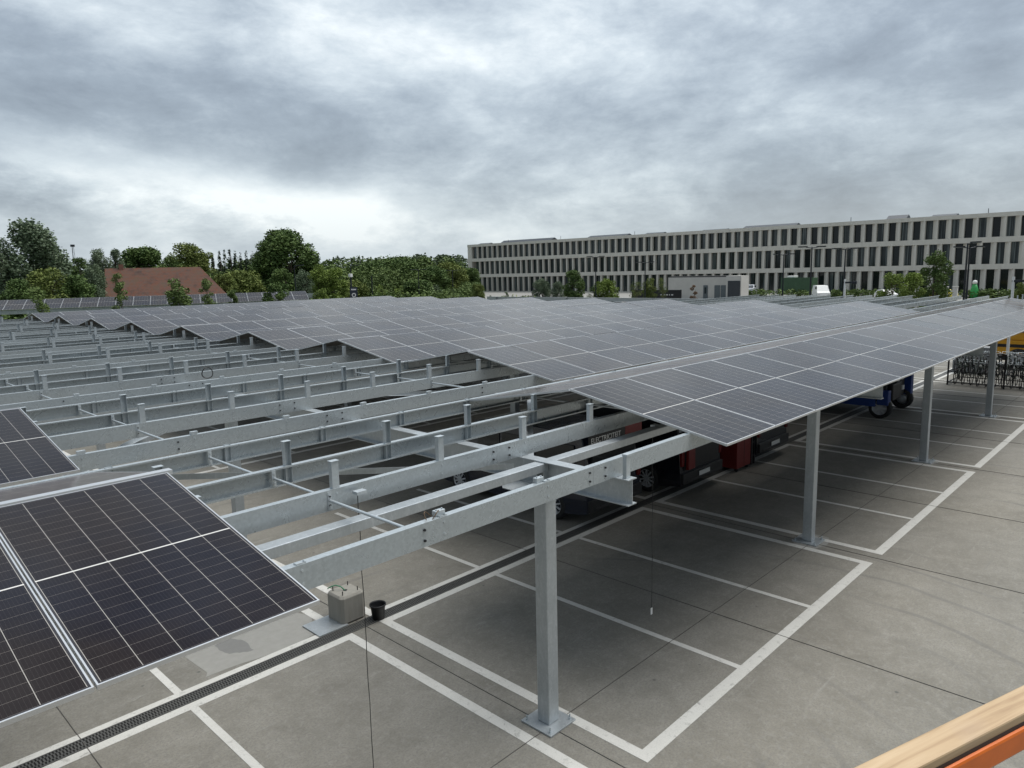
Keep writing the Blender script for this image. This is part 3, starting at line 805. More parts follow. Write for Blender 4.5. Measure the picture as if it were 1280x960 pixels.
m = MB(); m.box(0, .8, 0, 1.6, .0, 1.25); m.box(-.01, .81, -.01, 1.61, 1.25, 1.3); o = m.build('grey_cabinet', GREYP); o.location = (35.2, 3.5, 0)
m = MB(); m.box(-.012, 0, .1, .78, .1, 1.2); m.box(-.012, 0, .82, 1.5, .1, 1.2); m.build('door', GREYP, o)
tag(o, 'low dark grey cabinet beside the yellow machine', 'cabinet')

# ------------------------------------------------------------------ office building
UB = 140.0; VA, VB_ = -8.0, 154.2; PITCH = 2.033
ob = empty('office_building', (UB, 70, 0))
def bx(name, mat, *b, bev=0):
    m = MB(); m.box(b[0]-UB, b[1]-UB, b[2]-70, b[3]-70, b[4], b[5]); return m.build(name, mat, ob, bev)
levels = [(0.0, 4.05, .62), (4.95, 8.55, .25), (9.45, 12.75, 0.0)]
bands = [(-.3, .12), (4.05, 4.95), (8.55, 9.45), (12.75, 13.45)]
for (z0, z1), ext in zip(bands, (0, .35, .35, 0)):
    bx('floor_band', FAC, UB-.05, UB+18, VA, VB_+ext, z0, z1)
bx('core_wall', simple('dark_interior', (.012, .014, .015), .8), UB+1.75, UB+17.5, VA+.2, VB_-.6, .12, 12.75)
bx('roof_deck', ASPH, UB+.4, UB+17.6, VA+.4, VB_-.4, 13.40, 13.47)
bx('end_wall', FAC, UB+.0, UB+17.9, VB_-1.7, VB_-.05, .12, 12.75)
wl = []
V0 = 22.0
for lv, (z0, z1, shift) in enumerate(levels):
    ph = V0 + [-1.66, -.83, 0][lv] 
    k0 = int((VA-ph)/PITCH)
    for k in range(k0, 90):
        vv = ph + k*PITCH                      # -V edge of pier (bright edge)
        if vv < VA+1 or vv > VB_-3.6: continue
        wl.append((vv, z0, z1, lv))
wl.sort(key=lambda a: a[0])
pm = MB(); gm_ = MB()
for idx, (vv, z0, z1, lv) in enumerate(wl):
    # wedge pier: thin bright nose, splayed face running back to the glass
    prof = [(0, 0), (0, .24), (.62, .92), (1.5, .92), (1.5, 0)]
    P = MB() if idx < 100 else pm
    P.prism([(p[0]+ (0 if idx < 100 else 0), p[1]+vv-70) for p in prof][::-1], z0, z1, 'z')
    if idx < 100:
        P.build('facade_pier', FAC, ob)
    G = MB() if idx < 100 else gm_
    y0, y1 = vv+.90, vv+PITCH+.02
    G.box(.64, .70, y0-70, y1-70, z0+.02, z1-.02)
    if idx < 100: G.build('window', GLS, ob)
    for yy in ((y0+y1)/2-.2,):
        pass
tag(pm.build('far_facade_piers', FAC, ob), kind='stuff'); tag(gm_.build('far_windows', GLS, ob), kind='stuff')
random.seed(11)
for (va, vb, h_) in ((124, 143, .75), (100, 112, .55), (90, 95, .4), (58.5, 70, .55), (38, 41.5, .8), (30, 34, .45), (13, 19.5, 1.15), (148, 152.5, .4), (74, 80, .3)):
    m = MB(); m.prism([(0, 0), (3.2, 0), (1.6, h_)], va-70, vb-70, 'y', 0, Matrix.Translation((2.2, 0, 13.47))); m.build('roof_light', ROLLER, ob)
for v_ in (97.0, 139, 47.5, 120, 25): 
    m = MB(); m.tube((1.5, v_-70, 13.45), (1.5, v_-70, 14.3), .05, n=6); m.build('vent_pipe', LAMPM, ob)
tag(ob, 'long three-storey pale concrete office building with deep splayed window bays', 'office building')

# concrete shed with doors and dark gate
sh = empty('concrete_shed', (110, 60, 0))
def sx(name, mat, *b): m = MB(); m.box(b[0]-110, b[1]-110, b[2]-60, b[3]-60, b[4], b[5]); return m.build(name, mat, sh)
sx('walls', CSHED, 110, 113, 56.4, 68.1, -.1, 3.75); sx('gate_bay', CSHED, 109.4, 112.2, 53.6, 56.35, -.1, 3.95)
sx('roof_edge', simple('shed_dark_edge', (.05, .05, .05), .7), 110.2, 112.9, 56.6, 67.9, 3.75, 3.98)
sx('roller_gate', ROLLER, 109.33, 109.39, 53.75, 56.0, 0, 3.1)
for a, b_ in ((60.1, 60.95), (57.75, 58.8), (56.5, 57.6)): sx('door', DOORG, 109.93, 109.99, a, b_, 0, 2.35)
sx('door_pane', GLS, 109.9, 109.929, 60.35, 60.7, .9, 2.0)
tag(sh, 'low pale concrete shed with grey doors and a dark roller gate', 'shed')
# black barrier
b = empty('black_barrier', (98, 62.6, 0)); m = MB(); m.box(0, .12, -4.4, 5.2, .3, 1.95); m.build('panel', BLACKP, b)
m = MB()
for yy in (-4.2, -1, 2, 5): m.box(.12, .22, yy-.06, yy+.06, 0, 1.98)
m.build('support_posts', BLACKM, b)
m = MB()
for i, (a, w_) in enumerate(((-2.9, .35), (-2.3, .18), (-1.9, .3), (-1.4, .5), (-.7, .2))): m.box(-.01, 0, a, a+w_, 1.05, 1.25)
m.build('white_marks', PLATE, b)
tag(b, 'long low black barrier panel before the shed, with small pale marks', 'barrier')
# green container
g = empty('green_container', (131, 53.2, 0)); m = MB(); m.box(0, 2.5, -3.0, 3.0, .15, 3.1)
for i in range(20): m.box(-.03, 0, -2.9+i*.3, -2.75+i*.3, .25, 3.0)
m.box(-.05, .02, -3.05, 3.05, 2.98, 3.16); m.build('container_shell', GREEN, g)
m = MB(); m.box(.3, 2.2, .6, 2.0, 3.12, 3.5); m.build('white_sack', WHITE, g, .1)
tag(g, 'dark green steel container standing before the office ground floor', 'container')
def car(loc, rz, l, w, h, mat, label, cat='car', vanlike=False):
    c = empty('parked_car', loc, rz)
    o = [(0, .3), (0, .75), (.25, .95), (l*.2, h-.05), (l*.28, h), (l*.62, h-.02), (l*.77, .98), (l*.97, .82), (l, .5), (l-.05, .28)] if not vanlike else [(0, .3), (0, 1.0), (.05, h-.06), (.25, h), (l*.66, h), (l*.72, h-.06), (l*.86, 1.12), (l*.98, .95), (l, .5), (l-.05, .28)]
    m = MB(); n = len(o); vs = []
    for fx in (0, .06, w-.06, w):
        for (y_, z) in o:
            tum = .16*max(0, z-.9)/(h-.9); xx = fx+(tum if fx < w/2 else -tum); vs.append((y_-l/2, xx-w/2, z-(0.02 if fx in (0, w) else 0)))
    fs = []
    for k in range(3):
        for i in range(n): fs.append((k*n+i, (k+1)*n+i, (k+1)*n+(i+1) % n, k*n+(i+1) % n))
    fs += [tuple(range(n))[::-1], tuple(range(3*n, 4*n))]
    m.add(vs, fs); m.build('body', mat, c, .03)
    g = MB(); ya, yb = ((l*.70, l*.845) if vanlike else (l*.635, l*.76)); za, zb = h-.12, 1.1 if vanlike else 1.03
    g.add([(ya-l/2+.05, -w/2+.22, za+.03), (ya-l/2+.05, w/2-.22, za+.03), (yb-l/2+.05, w/2-.12, zb+.03), (yb-l/2+.05, -w/2+.12, zb+.03)] + [(ya-l/2, -w/2+.22, za), (ya-l/2, w/2-.22, za), (yb-l/2, w/2-.12, zb), (yb-l/2, -w/2+.12, zb)], [(0,1,2,3), (7,6,5,4), (0,4,5,1), (1,5,6,2), (2,6,7,3), (3,7,4,0)]); g.build('windscreen', VGLASS, c)
    for s in (-1, 1):
        g = MB(); x0, x1 = (l*.5-l/2, l*.78-l/2) if vanlike else (l*.2-l/2, l*.68-l/2)
        g.box(x0, x1, s*(w/2-.09)-.01, s*(w/2-.09)+.01+ s*0.02, 1.05, h-.18); g.build('side_window', VGLASS, c)
        for x in (.85-l/2, l/2-.85):
            t = MB(); t.lathe([(0, -.1), (.32, -.1), (.32, .1), (0, .1)], 20, axis='y', c=(x, s*(w/2-.1), .32)); t.build('wheel', RUB, c)
        h_ = MB(); h_.box(l/2-.1, l/2-.005, s*(w/2-.25)-.15, s*(w/2-.25)+.15, .62, .76); h_.build('headlight', PLATE, c)
    return tag(c, label, cat)
car((117, 43.2, 0), PI+.55, 5.0, 2.0, 2.05, WHITE, 'white delivery van facing the camera beside the green container', 'van', True)
car((130, 61.9, .35), PI+.3, 4.4, 1.8, 1.55, simple('silver_paint', (.45, .47, .5), .3, .4), 'silver car beside the dark roller gate of the shed')
car((115, 32.5, 0), PI+.7, 4.3, 1.8, 1.45, WHITE, 'white car standing before the spreading yellow-green tree')
car((118, 25.3, 0), PI+.9, 3.9, 1.7, 1.4, simple('car_yellow', (.6, .5, .05), .35), 'small yellow car behind the pale stone pillars')

# pillars, totem, low wall near the entrance
for i, v_ in enumerate((24.1, 22.9)):
    m = MB(); m.box(-.25, .25, -.3, .3, 0, 1.9); m.box(-.3, .3, -.35, .35, 1.9, 2.0); o = m.build('gate_pillar', CSHED); o.location = (112, v_-.4, 0)
    tag(o, ['pale stone gate pillar beside the small yellow car', 'pale stone gate pillar beside the green totem'][i], 'pillar')
t = empty('green_totem', (121, 22.0, 0)); m = MB(); m.lathe([(.0, 0), (.55, 0), (.62, .7), (.45, 1.5), (.25, 2.1), (0, 2.15)], 16); m.build('body', GRN2, t)
m = MB(); m.lathe([(0, 2.1), (.3, 2.12), (.34, 2.35), (.25, 2.6), (0, 2.68)], 16); m.build('white_top', WHITE, t)
tag(t, 'bright green rounded totem with white top before the office entrance', 'totem')
m = MB(); m.box(0, .4, -4.5, 2, .0, .75); m.box(-.05, .45, -4.55, 2.05, .75, .9, 1); o = m.build('low_wall', [CSHED, simple('cream_coping', (.62, .55, .38), .7)]); o.location = (124, 20.2, 0)
tag(o, 'low wall with cream coping next to the green totem', 'low wall')

# ------------------------------------------------------------------ street lamps and poles
def lamp(x, y, top, label, twin=False, rz=0.8, base=0.0):
    r = empty('street_lamp', (x, y, base), rz); h = top-base
    m = MB(); m.tube((0, 0, 0), (0, 0, h*.5), .085, .07, 10); m.tube((0, 0, h*.5), (0, 0, h), .07, .05, 10); m.build('pole', LAMPM, r)
    for s in ((-1, 1) if twin else (1,)):
        m = MB(); m.tube((0, 0, h-.08), (0, s*.55, h+.02), .04, n=8); m.build('arm', LAMPM, r)
        m = MB(); m.box(-.16, .16, min(s*.45, s*1.15), max(s*.45, s*1.15), h, h+.09); m.box(-.1, .1, min(s*.6, s*1.1), max(s*.6, s*1.1), h-.02, h, 1); m.build('lamp_head', [LAMPM, LAMPH], r)
    return tag(r, label, 'street lamp', 'street lamps around the car park')
lamp(69.2, 53.5, 7.13, 'dark twin-head street lamp in front of the long office facade, above the light-green tree', True)
lamp(72.8, 48.4, 6.27, 'shorter twin-head street lamp before the office facade, above the black barrier', True)
lamp(71.6, 29.9, 6.67, 'street lamp standing behind the edge of the green container', True)
lamp(56.8, 21.0, 6.98, 'dark street lamp between the green container and the white van', True)
lamp(61.5, 19.9, 6.83, 'dark street lamp past the white van, before the office', True)
lamp(52.3, 8.5, 6.73, 'tall street lamp, first of the close pair beside the darker office tree', False, 2.4)
lamp(56.3, 9.2, 6.52, 'street lamp, second of the close pair beside the green totem', True)
lamp(49.3, 79.0, 6.77, 'street lamp with pale head rising over the dark parking sign', False, -2.4)
lamp(40.7, 78.4, 6.84, 'street lamp in front of the largest oak', False, -2.3)
lamp(59.6, 77.6, 6.07, 'street lamp before the domed tree at the wood edge', True)
lamp(73.2, 85.7, 5.91, 'street lamp between the wood edge and the office corner', True)
def pole(x, y, top, mat, label, arm=True):
    r = empty('camera_pole', (x, y, 0)); m = MB(); m.tube((0, 0, 0), (0, 0, top), .07, .06, 10); m.build('pole', mat, r)
    if arm: m = MB(); m.box(-.05, .05, -.55, .05, top-.25, top-.15); m.build('arm', LAMPM, r); m = MB(); m.box(-.07, .07, -.7, -.5, top-.3, top-.12); m.build('camera', LAMPM, r, .02)
    return tag(r, label, 'pole')
pole(40.8, 12.5, 4.57, WHITE, 'short white pole rising behind the end of the second panel row')
pole(35.1, 2.8, 4.73, WHITE, 'white pole with small dark camera at the end of the front panel row')
pole(28.1, 47.4, 5.38, LAMPM, 'dark pole with pale spotlights above the parking sign', False)
m = MB(); m.box(-.12, .12, -.15, .15, 5.35, 5.62); o = m.build('spotlight', WHITE, bpy.data.objects.get('camera_pole.002'), .02)
pole(45.7, 69.3, 5.36, LAMPM, 'thin plain pole behind the panels, past the parking sign', False)
s = empty('parking_sign', (27.15, 45.65, 0), math.atan2(53.5, 33.5)+PI/2)
SGN = simple('sign_navy', (.02, .027, .045), .5)
m = MB(); m.box(-.3, .3, -.03, .03, 3.35, 4.55); m.build('sign_panel', SGN, s)
m = MB(); m.tube((-.25, 0, 0), (-.25, 0, 3.4), .04, n=8); m.tube((.25, 0, 0), (.25, 0, 3.4), .04, n=8); m.build('sign_posts', LAMPM, s)
m = MB(); n = 20
for side in (1, -1):
    yy = side*.034
    m.box(-.2, .2, min(yy, yy-side*.003), max(yy, yy-side*.003), 4.32, 4.42); m.box(-.17, .17, min(yy, yy-side*.003), max(yy, yy-side*.003), 3.5, 3.58)
    m.tube((0, yy-side*.003, 3.93), (0, yy+side*.001, 3.93), .17, n=n)
m.build('white_symbols', WHITE, s)
m = MB()
for side in (1, -1): m.tube((0, side*.034, 3.93), (0, side*.037, 3.93), .09, n=n)
m.build('ring_centre', SGN, s)
tag(s, 'dark navy parking sign with white ring emblem and white lines, beyond the panels', 'sign')
m = MB()
for i in range(3):
    a = 2*PI*i/3
    m.tube((.5*math.cos(a), .5*math.sin(a), 0), (.14*math.cos(a), .14*math.sin(a), 12.2), .05, .03, 6)
for z in range(1, 12): m.tube((.45*(1-z/14), 0, z), (-.2*(1-z/14), .38*(1-z/14), z), .02, n=5)
m.box(-.3, .3, -.3, .3, 12.0, 12.4)
o = m.build('lattice_mast', LAMPM); o.location = (36.3, 150.1, -.1); tag(o, 'thin dark mast sticking up above the trees beside the willow', 'mast')

# ------------------------------------------------------------------ second carport beyond the trees
A = Vector((-6.0, 69.95)); Bp = Vector((29.9, 54.8)); d = (Bp-A).normalized(); nrm = Vector((-d.y, d.x)); ang = math.atan2(d.y, d.x)
if nrm.y < 0: nrm = -nrm
cp = empty('distant_carport', (A.x, A.y, 0), ang); LL = (Bp-A).length; tl = math.radians(17.5)
n = int(LL/1.303)
for i in range(n):
    o = bpy.data.objects.new('solar_panel', PM); COL.objects.link(o)
    p = A + d*(1.303*i); o.location = (p.x, p.y, 3.42); o.rotation_euler = (tl, 0, ang)
    tag(o, 'solar panel of the distant carport beyond the young trees, %s along its row' % ordn(i+1), 'solar panel', 'panels of the distant carport')
m = MB(); m.box(0, LL, .1, .25, 3.05, 3.36); m.box(0, LL, 2.0, 2.12, 3.5, 3.9); m.build('purlins', PURL, cp)
for i in range(6):
    m = MB(); x = 2+i*(LL-4)/5; m.box(x-.1, x+.1, 1.0, 1.2, 0, 3.2); m.box(x-.08, x+.08, .0, 2.3, 3.0, 3.2); m.build('column', HDG, cp)
tag(cp, 'steel frame of the distant carport row behind the young trees', 'carport')

# ------------------------------------------------------------------ barn
bn = empty('brick_barn', (28.9, 109.5, 0), math.atan2(-4.5, 12.1))
W_, D_, EH, RH = 15.4, 9.5, 3.2, 7.3
m = MB(); m.box(0, W_-.2, 0, D_, -.1, EH); m.prism([(0, EH), (D_, EH), (D_/2, RH-.35)], .05, .25, 'x'); m.build('walls', BRICKW, bn)
m = MB()
rv = [(-.35, -.5, EH-.35), (W_+.6, -.5, EH-.35), (W_+.6, D_+.5, EH-.35), (-.35, D_+.5, EH-.35), (-.35, D_/2, RH), (W_-2.8, D_/2, RH)]
m.add(rv + [(x, y, z-.14) for x, y, z in rv], [(0,1,5,4), (1,2,5), (2,3,4,5), (6,10,11,7), (7,11,8), (8,11,10,9), (0,6,7,1), (1,7,8,2), (2,8,9,3), (0,4,10,6), (3,9,10,4)])
rf = m.build('roof', ROOFT, bn)
m = MB(); m.box(1.5, 2.1, D_/2-.3, D_/2+.3, RH-.5, RH+.55); m.build('chimney', BRICKW, rf)
m = MB(); m.box(-.40, -.36, -.6, D_/2, 0, .12); 
tag(bn, 'old brick barn with broad red-brown tiled roof behind the distant carport', 'barn')
b2 = empty('brick_cottage', (58.7, 130.8, 0), -.45)
m = MB(); m.box(0, 5, 0, 6, 0, 3.4); m.prism([(0, 3.4), (6, 3.4), (3, 6.1)], .1, .3, 'x'); m.build('walls', BRICKW, b2)
m = MB(); m.prism([(-.4, 3.2), (3, 6.35), (6.4, 3.2), (6.4, 3.0), (3, 6.15), (-.4, 3.0)], -.2, 5.2, 'x'); m.build('roof', ROOFT, b2)
tag(b2, 'small brick house gable with red roof, half hidden by trees below the cypresses', 'house')

# ------------------------------------------------------------------ trees
def leafquad(vs, fs, p, s, rnd):
    th = rnd.uniform(0, 2*PI); cz = rnd.uniform(-1, 1); sz = math.sqrt(1-cz*cz)
    nrm = (sz*math.cos(th), sz*math.sin(th), cz)
    a = (-math.sin(th), math.cos(th), 0); b = (nrm[1]*a[2]-nrm[2]*a[1], nrm[2]*a[0]-nrm[0]*a[2], nrm[0]*a[1]-nrm[1]*a[0])
    s1 = s*rnd.uniform(.6, 1.3); s2 = s*rnd.uniform(.35, .8); o = len(vs)
    for u, v in ((-1, -.3), (.1, -1), (1, .2), (-.1, 1)):
        vs.append((p[0]+a[0]*u*s1+b[0]*v*s2, p[1]+a[1]*u*s1+b[1]*v*s2, p[2]+a[2]*u*s1+b[2]*v*s2))
    fs.append((o, o+1, o+2, o+3))
def lobes_to_leaves(lobes, n, s, rnd, shell=.55):
    vs, fs = [], []; tot = sum(l[3]**2 for l in lobes)
    for (x, y, z, r, fz) in lobes:
        for _ in range(max(6, int(n*r*r/tot))):
            th = rnd.uniform(0, 2*PI); c = rnd.uniform(-1, 1); q = math.sqrt(1-c*c); rr = r*(shell+(1-shell)*rnd.random()**.6)*rnd.uniform(.85, 1.12)
            leafquad(vs, fs, (x+rr*q*math.cos(th), y+rr*q*math.sin(th), z+rr*c*fz), s, rnd)
    return vs, fs
def tree(x, y, h, r, kind, label, seed):
    rnd = random.Random(seed); t = empty('tree', (x, y, -.05))
    near = math.hypot(x+6, y+4)
    m = MB(); tr = max(.06, h*.022); base = .10 if kind in ('willow', 'olive', 'lime', 'round') else .06
    if kind == 'sparse': base = .22; tr = .06
    pts = [Vector((0, 0, 0))]; 
    for i in range(5): pts.append(pts[-1] + Vector((rnd.uniform(-.03, .03)*h, rnd.uniform(-.03, .03)*h, h*.16)))
    for i in range(5): m.tube(pts[i], pts[i+1], tr*(1-i*.17), tr*(1-(i+1)*.17), 7)
    lobes = []; K = {'round': 46, 'willow': 60, 'olive': 46, 'lime': 40, 'sparse': 34, 'rust': 12, 'cypress': 40}[kind]; r *= 1.12 if kind != 'sparse' else 1.6
    for i in range(K):
        f = rnd.random(); z = base + (1-base)*(f*.93)
        if kind == 'round': prof = math.sqrt(max(.1, 1-((z-.5)/.52)**2))
        elif kind == 'willow': prof = math.sqrt(max(.03, 1-((z-.45)/.56)**2))*.95
        elif kind == 'cypress': prof = max(.08, (1-z))**.55
        elif kind == 'sparse': prof = math.sqrt(max(.03, 1-((z-.55)/.5)**2))*(1.1 if z < .6 else .75)
        else: prof = math.sqrt(max(.05, 1-((z-.5)/.52)**2))
        lr = r*rnd.uniform(.24, .42) if kind != 'cypress' else r*.75*prof
        if kind in ('sparse', 'willow'): lr = r*rnd.uniform(.2, .36)
        a = rnd.uniform(0, 2*PI); rad = max(0, r*prof-lr)*math.sqrt(rnd.random()) if rnd.random() < .5 else max(0, r*prof-lr*.8)
        px, py, pz = rad*math.cos(a), rad*math.sin(a), z*h
        lobes.append((px, py, min(pz, h-lr*.8), lr, 1.25 if kind == 'willow' else (.85 if kind != 'cypress' else 1.6)))
        if i % 3 == 0:
            b0_ = pts[min(4, 1+int(f*3.5))]; m.tube(b0_, (px*.8, py*.8, pz), tr*.35, tr*.12, 5)
    m.build('trunk', BARK, t)
    n = {'round': 10500, 'willow': 12500, 'olive': 9500, 'lime': 7500, 'sparse': 5200, 'rust': 1500, 'cypress': 2200}[kind]
    if r < 1.2 and near > 70: n = 1800
    if r > 4: n = int(n*1.6)
    size = {'round': .058, 'willow': .045, 'olive': .052, 'lime': .06, 'sparse': .06, 'rust': .08, 'cypress': .16}[kind]*max(r, .8)
    size = min(size, .24)
    vs, fs = lobes_to_leaves(lobes, n, size, rnd)
    # stray sprigs beyond the outline
    for _ in range(int(n*.02)):
        l = rnd.choice(lobes); th = rnd.uniform(0, 2*PI); c = rnd.uniform(-.6, 1); q = math.sqrt(1-c*c); rr = l[3]*rnd.uniform(1.0, 1.22)
        leafquad(vs, fs, (l[0]+rr*q*math.cos(th), l[1]+rr*q*math.sin(th), l[2]+rr*c), size*.8, rnd)
    me = bpy.data.meshes.new('crown'); me.from_pydata(vs, [], fs); me.materials.append(LEAVES[kind])
    o = bpy.data.objects.new('crown', me); COL.objects.link(o); o.parent = t
    tag(t, label, 'tree', 'trees around the car park'); return t
TREES = [
(19.2,104.9,12.92,3.85,'willow','tall grey-green willow, the biggest tree at the picture edge beyond the steel frame'),
(15.6,105.7,11.21,2.58,'willow','grey-green willow partly cut off by the picture edge, beside the biggest willow'),
(22.1,108.3,11.03,1.70,'willow','smaller grey-green willow crowding the side of the biggest willow'),
(12.8,85.8,5.96,1.66,'round','yellow-green bush-like tree low in front of the biggest willow'),
(16.6,89.1,7.13,2.29,'olive','broad olive-green tree in front of the foot of the biggest willow'),
(19.3,88.4,6.29,1.80,'round','low green tree between the big willow and the brick-red barn'),
(27.8,117.1,9.44,1.30,'round','small dark green tree behind the thin mast'),
(31.5,120.2,10.99,1.96,'willow','grey-green twin-topped tree just above the end of the barn roof'),
(34.3,121.5,10.70,1.51,'willow','slim grey-green tree rising behind the barn chimney'),
(27.2,109.0,7.86,1.56,'willow','pale grey-green tree beside the gable of the barn'),
(44.0,137.1,11.38,4.07,'round','domed dark green tree behind the middle of the barn roof'),
(48.3,135.6,10.05,2.36,'round','dark green tree filling the gap behind the barn roof'),
(47.2,125.2,11.76,3.33,'olive','tall olive-green tree behind the end of the barn roof'),
(49.7,124.1,10.51,1.82,'olive','loose yellowish tree beside the row of dark cypresses'),
(59.6,113.6,13.61,5.02,'round','largest dark round oak standing above all other trees'),
(56.4,115.4,11.73,2.77,'round','dark round tree joined to the shoulder of the largest oak'),
(62.6,111.9,11.38,2.53,'round','dark tree on the far shoulder of the largest oak'),
(50.4,112.8,6.71,3.45,'olive','low green thicket tree beneath the row of dark cypresses'),
(46.0,109.4,6.46,1.77,'olive','low green tree beside the sloping end of the barn roof'),
(36.0,73.0,6.68,1.37,'round','green young tree in front of the largest oak'),
(44.1,82.2,6.99,1.25,'willow','small grey-green tree in front of the largest oak'),
(41.7,74.3,7.12,1.45,'lime','yellow-green tree beside the small grey-green tree'),
(43.2,73.4,6.51,1.46,'lime','yellow-green tree next to the dark parking sign'),
(89.4,130.2,8.18,4.23,'round','broad green tree behind the twin head street lamp'),
(99.9,134.9,9.52,5.63,'round','domed green tree in the middle of the wood edge'),
(106.1,130.0,7.13,3.78,'round','green tree with bushy crown before the wood'),
(112.5,131.0,8.04,3.90,'olive','pale-tipped tree near the corner of the office building'),
(119.2,131.7,6.63,3.21,'round','dark tree tucked behind the corner of the office building'),
(49.5,72.7,4.61,0.82,'lime','small yellow-green tree on the verge behind the panels'),
(51.3,71.3,4.15,0.92,'lime','low yellow-green bush on the verge behind the panels'),
(64.7,79.9,3.80,1.07,'willow','small grey bush on the verge behind the panels'),
(60.5,95.5,4.74,2.30,'olive','low olive tree behind the dark parking sign'),
(87.4,112.9,4.25,3.24,'round','low dark tree beneath the domed green tree'),
(7.0,52.3,5.66,0.69,'sparse','young leafy tree standing between the two carports, nearest the picture edge'),
(11.2,50.1,6.24,0.49,'sparse','tall slim young tree in front of the barn gable'),
(14.9,49.8,5.68,0.86,'sparse','bushy young tree in front of the middle of the barn roof'),
(17.6,50.9,5.75,0.54,'sparse','thin young tree in front of the sloping end of the barn'),
(24.0,52.2,5.12,1.13,'round','low leafy tree at the end of the distant panel row'),
(30.3,55.5,4.54,0.96,'lime','low light-green tree past the end of the distant panel row'),
(79.6,86.6,3.67,1.23,'olive','small olive tree at the foot of the office corner'),
(78.1,78.3,2.39,0.39,'round','tiny shrub against the base of the office building'),
(81.9,74.2,4.18,1.54,'willow','pale thin-leaved tree in front of the office building'),
(82.1,70.9,3.77,1.14,'willow','low pale tree beside the dense dark tree by the office'),
(80.6,66.5,5.59,1.58,'round','dense dark tree in front of the ground floor windows'),
(80.4,60.2,4.21,1.75,'lime','broad light-green tree in front of the office ground floor'),
(79.3,61.7,3.20,0.94,'round','low dark bush between two trees by the office'),
(84.6,57.8,3.86,0.95,'olive','brownish tree behind the black barrier'),
(87.3,57.2,4.14,1.08,'olive','brownish-green tree behind the black barrier near the concrete shed'),
(88.4,55.7,4.22,0.84,'olive','narrow tree beside the wall of the concrete shed'),
(73.4,41.8,3.60,0.58,'rust','small reddish bush in front of the concrete shed'),
(53.1,13.3,5.06,1.02,'lime','spreading yellow-green tree in front of the office, front of the pair'),
(55.4,12.6,4.84,0.98,'lime','spreading green tree touching the darker tree by the office'),
(63.6,13.1,6.53,1.22,'round','taller dark green tree behind the spreading pair'),
(52.9,5.3,4.17,0.54,'olive','olive bush beside the white lamp pole near the frame edge'),
]
for i, (x, y, h, r, kind, lab) in enumerate(TREES): tree(x, y, h, r, kind, lab, 100+i)
for i, (x, y, h) in enumerate([(76.7, 177.8, 13.4), (77.8, 177.3, 13.8), (79.0, 176.9, 13.8), (80.1, 176.4, 13.2), (81.3, 175.9, 13.6), (82.6, 175.2, 13.5), (83.9, 174.7, 13.3), (75.2, 178.5, 12.6)]):
    t = tree(x, y, h, 1.0, 'cypress', 'dark narrow cypress, %s in the row behind the barn roof, counted from the barn' % ordn(8 if i == 7 else i+1), 300+i)
    t['group'] = 'row of dark cypresses'
tr9 = tree(17.5, 46.5, 4.9, .35, 'sparse', 'bare thin sapling standing between the two carports', 401)
def mass(name, pts, width, h, n, s, mat, label, seed, lr=(1, 2)):
    rnd = random.Random(seed); lobes = []
    segs = list(zip(pts[:-1], pts[1:])); Ls = [math.dist(a, b) for a, b in segs]; tot = sum(Ls)
    cnt = int(tot/lr[0]*1.6)
    for i in range(cnt):
        q = rnd.random()*tot; k = 0
        while q > Ls[k]: q -= Ls[k]; k += 1
        a, b = segs[k]; f = q/Ls[k]; hh = h*rnd.uniform(.72, 1.06); r_ = rnd.uniform(*lr)
        x = a[0]+(b[0]-a[0])*f+rnd.uniform(-width, width); y = a[1]+(b[1]-a[1])*f+rnd.uniform(-width, width)
        z = max(hh-r_, r_*.6); lobes.append((x, y, z, r_, 1.0))
        z -= r_*1.3
        while z > 0: lobes.append((x, y, z, r_*1.1, 1.0)); z -= r_*1.5
    vs, fs = lobes_to_leaves(lobes, n, s, rnd, .75)
    me = bpy.data.meshes.new(name); me.from_pydata(vs, [], fs); me.materials.append(mat)
    o = bpy.data.objects.new(name, me); COL.objects.link(o); return tag(o, label, 'greenery', kind='stuff')
mass('woods', [(-60, 300), (46, 262), (105, 242), (140, 223), (160, 210), (192, 183), (240, 150)], 9, 12.2, 90000, .6, LEAVES['wood'], 'far wood of dark trees closing the view behind the fields', 1, (2.6, 4.2))
mass('woods', [(60, 190), (100, 180), (125, 172), (150, 160)], 8, 10.0, 50000, .42, LEAVES['hedge'], 'nearer dark green wood edge behind the domed trees', 5, (2.2, 3.6))
mass('thicket', [(-30, 118), (10, 113), (40, 121), (62, 112), (90, 126), (116, 140), (124, 152)], 4, 7.0, 80000, .26, LEAVES['hedge'], 'dense green thicket running behind the barn and along the meadow', 2, (1.2, 2.2))
mass('hedge', [(-20, 86), (0, 80), (30, 68), (48, 69), (66, 80), (90, 98), (118, 132)], 1.0, 3.3, 26000, .2, LEAVES['hedge'], 'long trimmed hedge behind the distant carport', 3, (.6, 1.1))
mass('undergrowth', [(-8, 62), (8, 55.5), (20, 50.5), (33, 47.5), (50, 52), (62, 60)], 1.4, 2.6, 26000, .15, LEAVES['olive'], 'loose weeds and low bushes on the verge between the two carports', 4, (.5, 1.0))
mass('verge_shrubs', [(64, 42), (64, 30), (64, 20), (63.5, 12), (63.5, 2), (63.5, -8)], .8, 1.6, 14000, .14, LEAVES['olive'], 'low olive planting along the road beyond the car park', 6, (.4, .8))
mass('verge_shrubs', [(120, 60), (122, 50), (121, 40), (121, 30), (122, 12)], .8, 1.2, 8000, .2, LEAVES['hedge'], 'low clipped planting in front of the office', 8, (.5, .9))

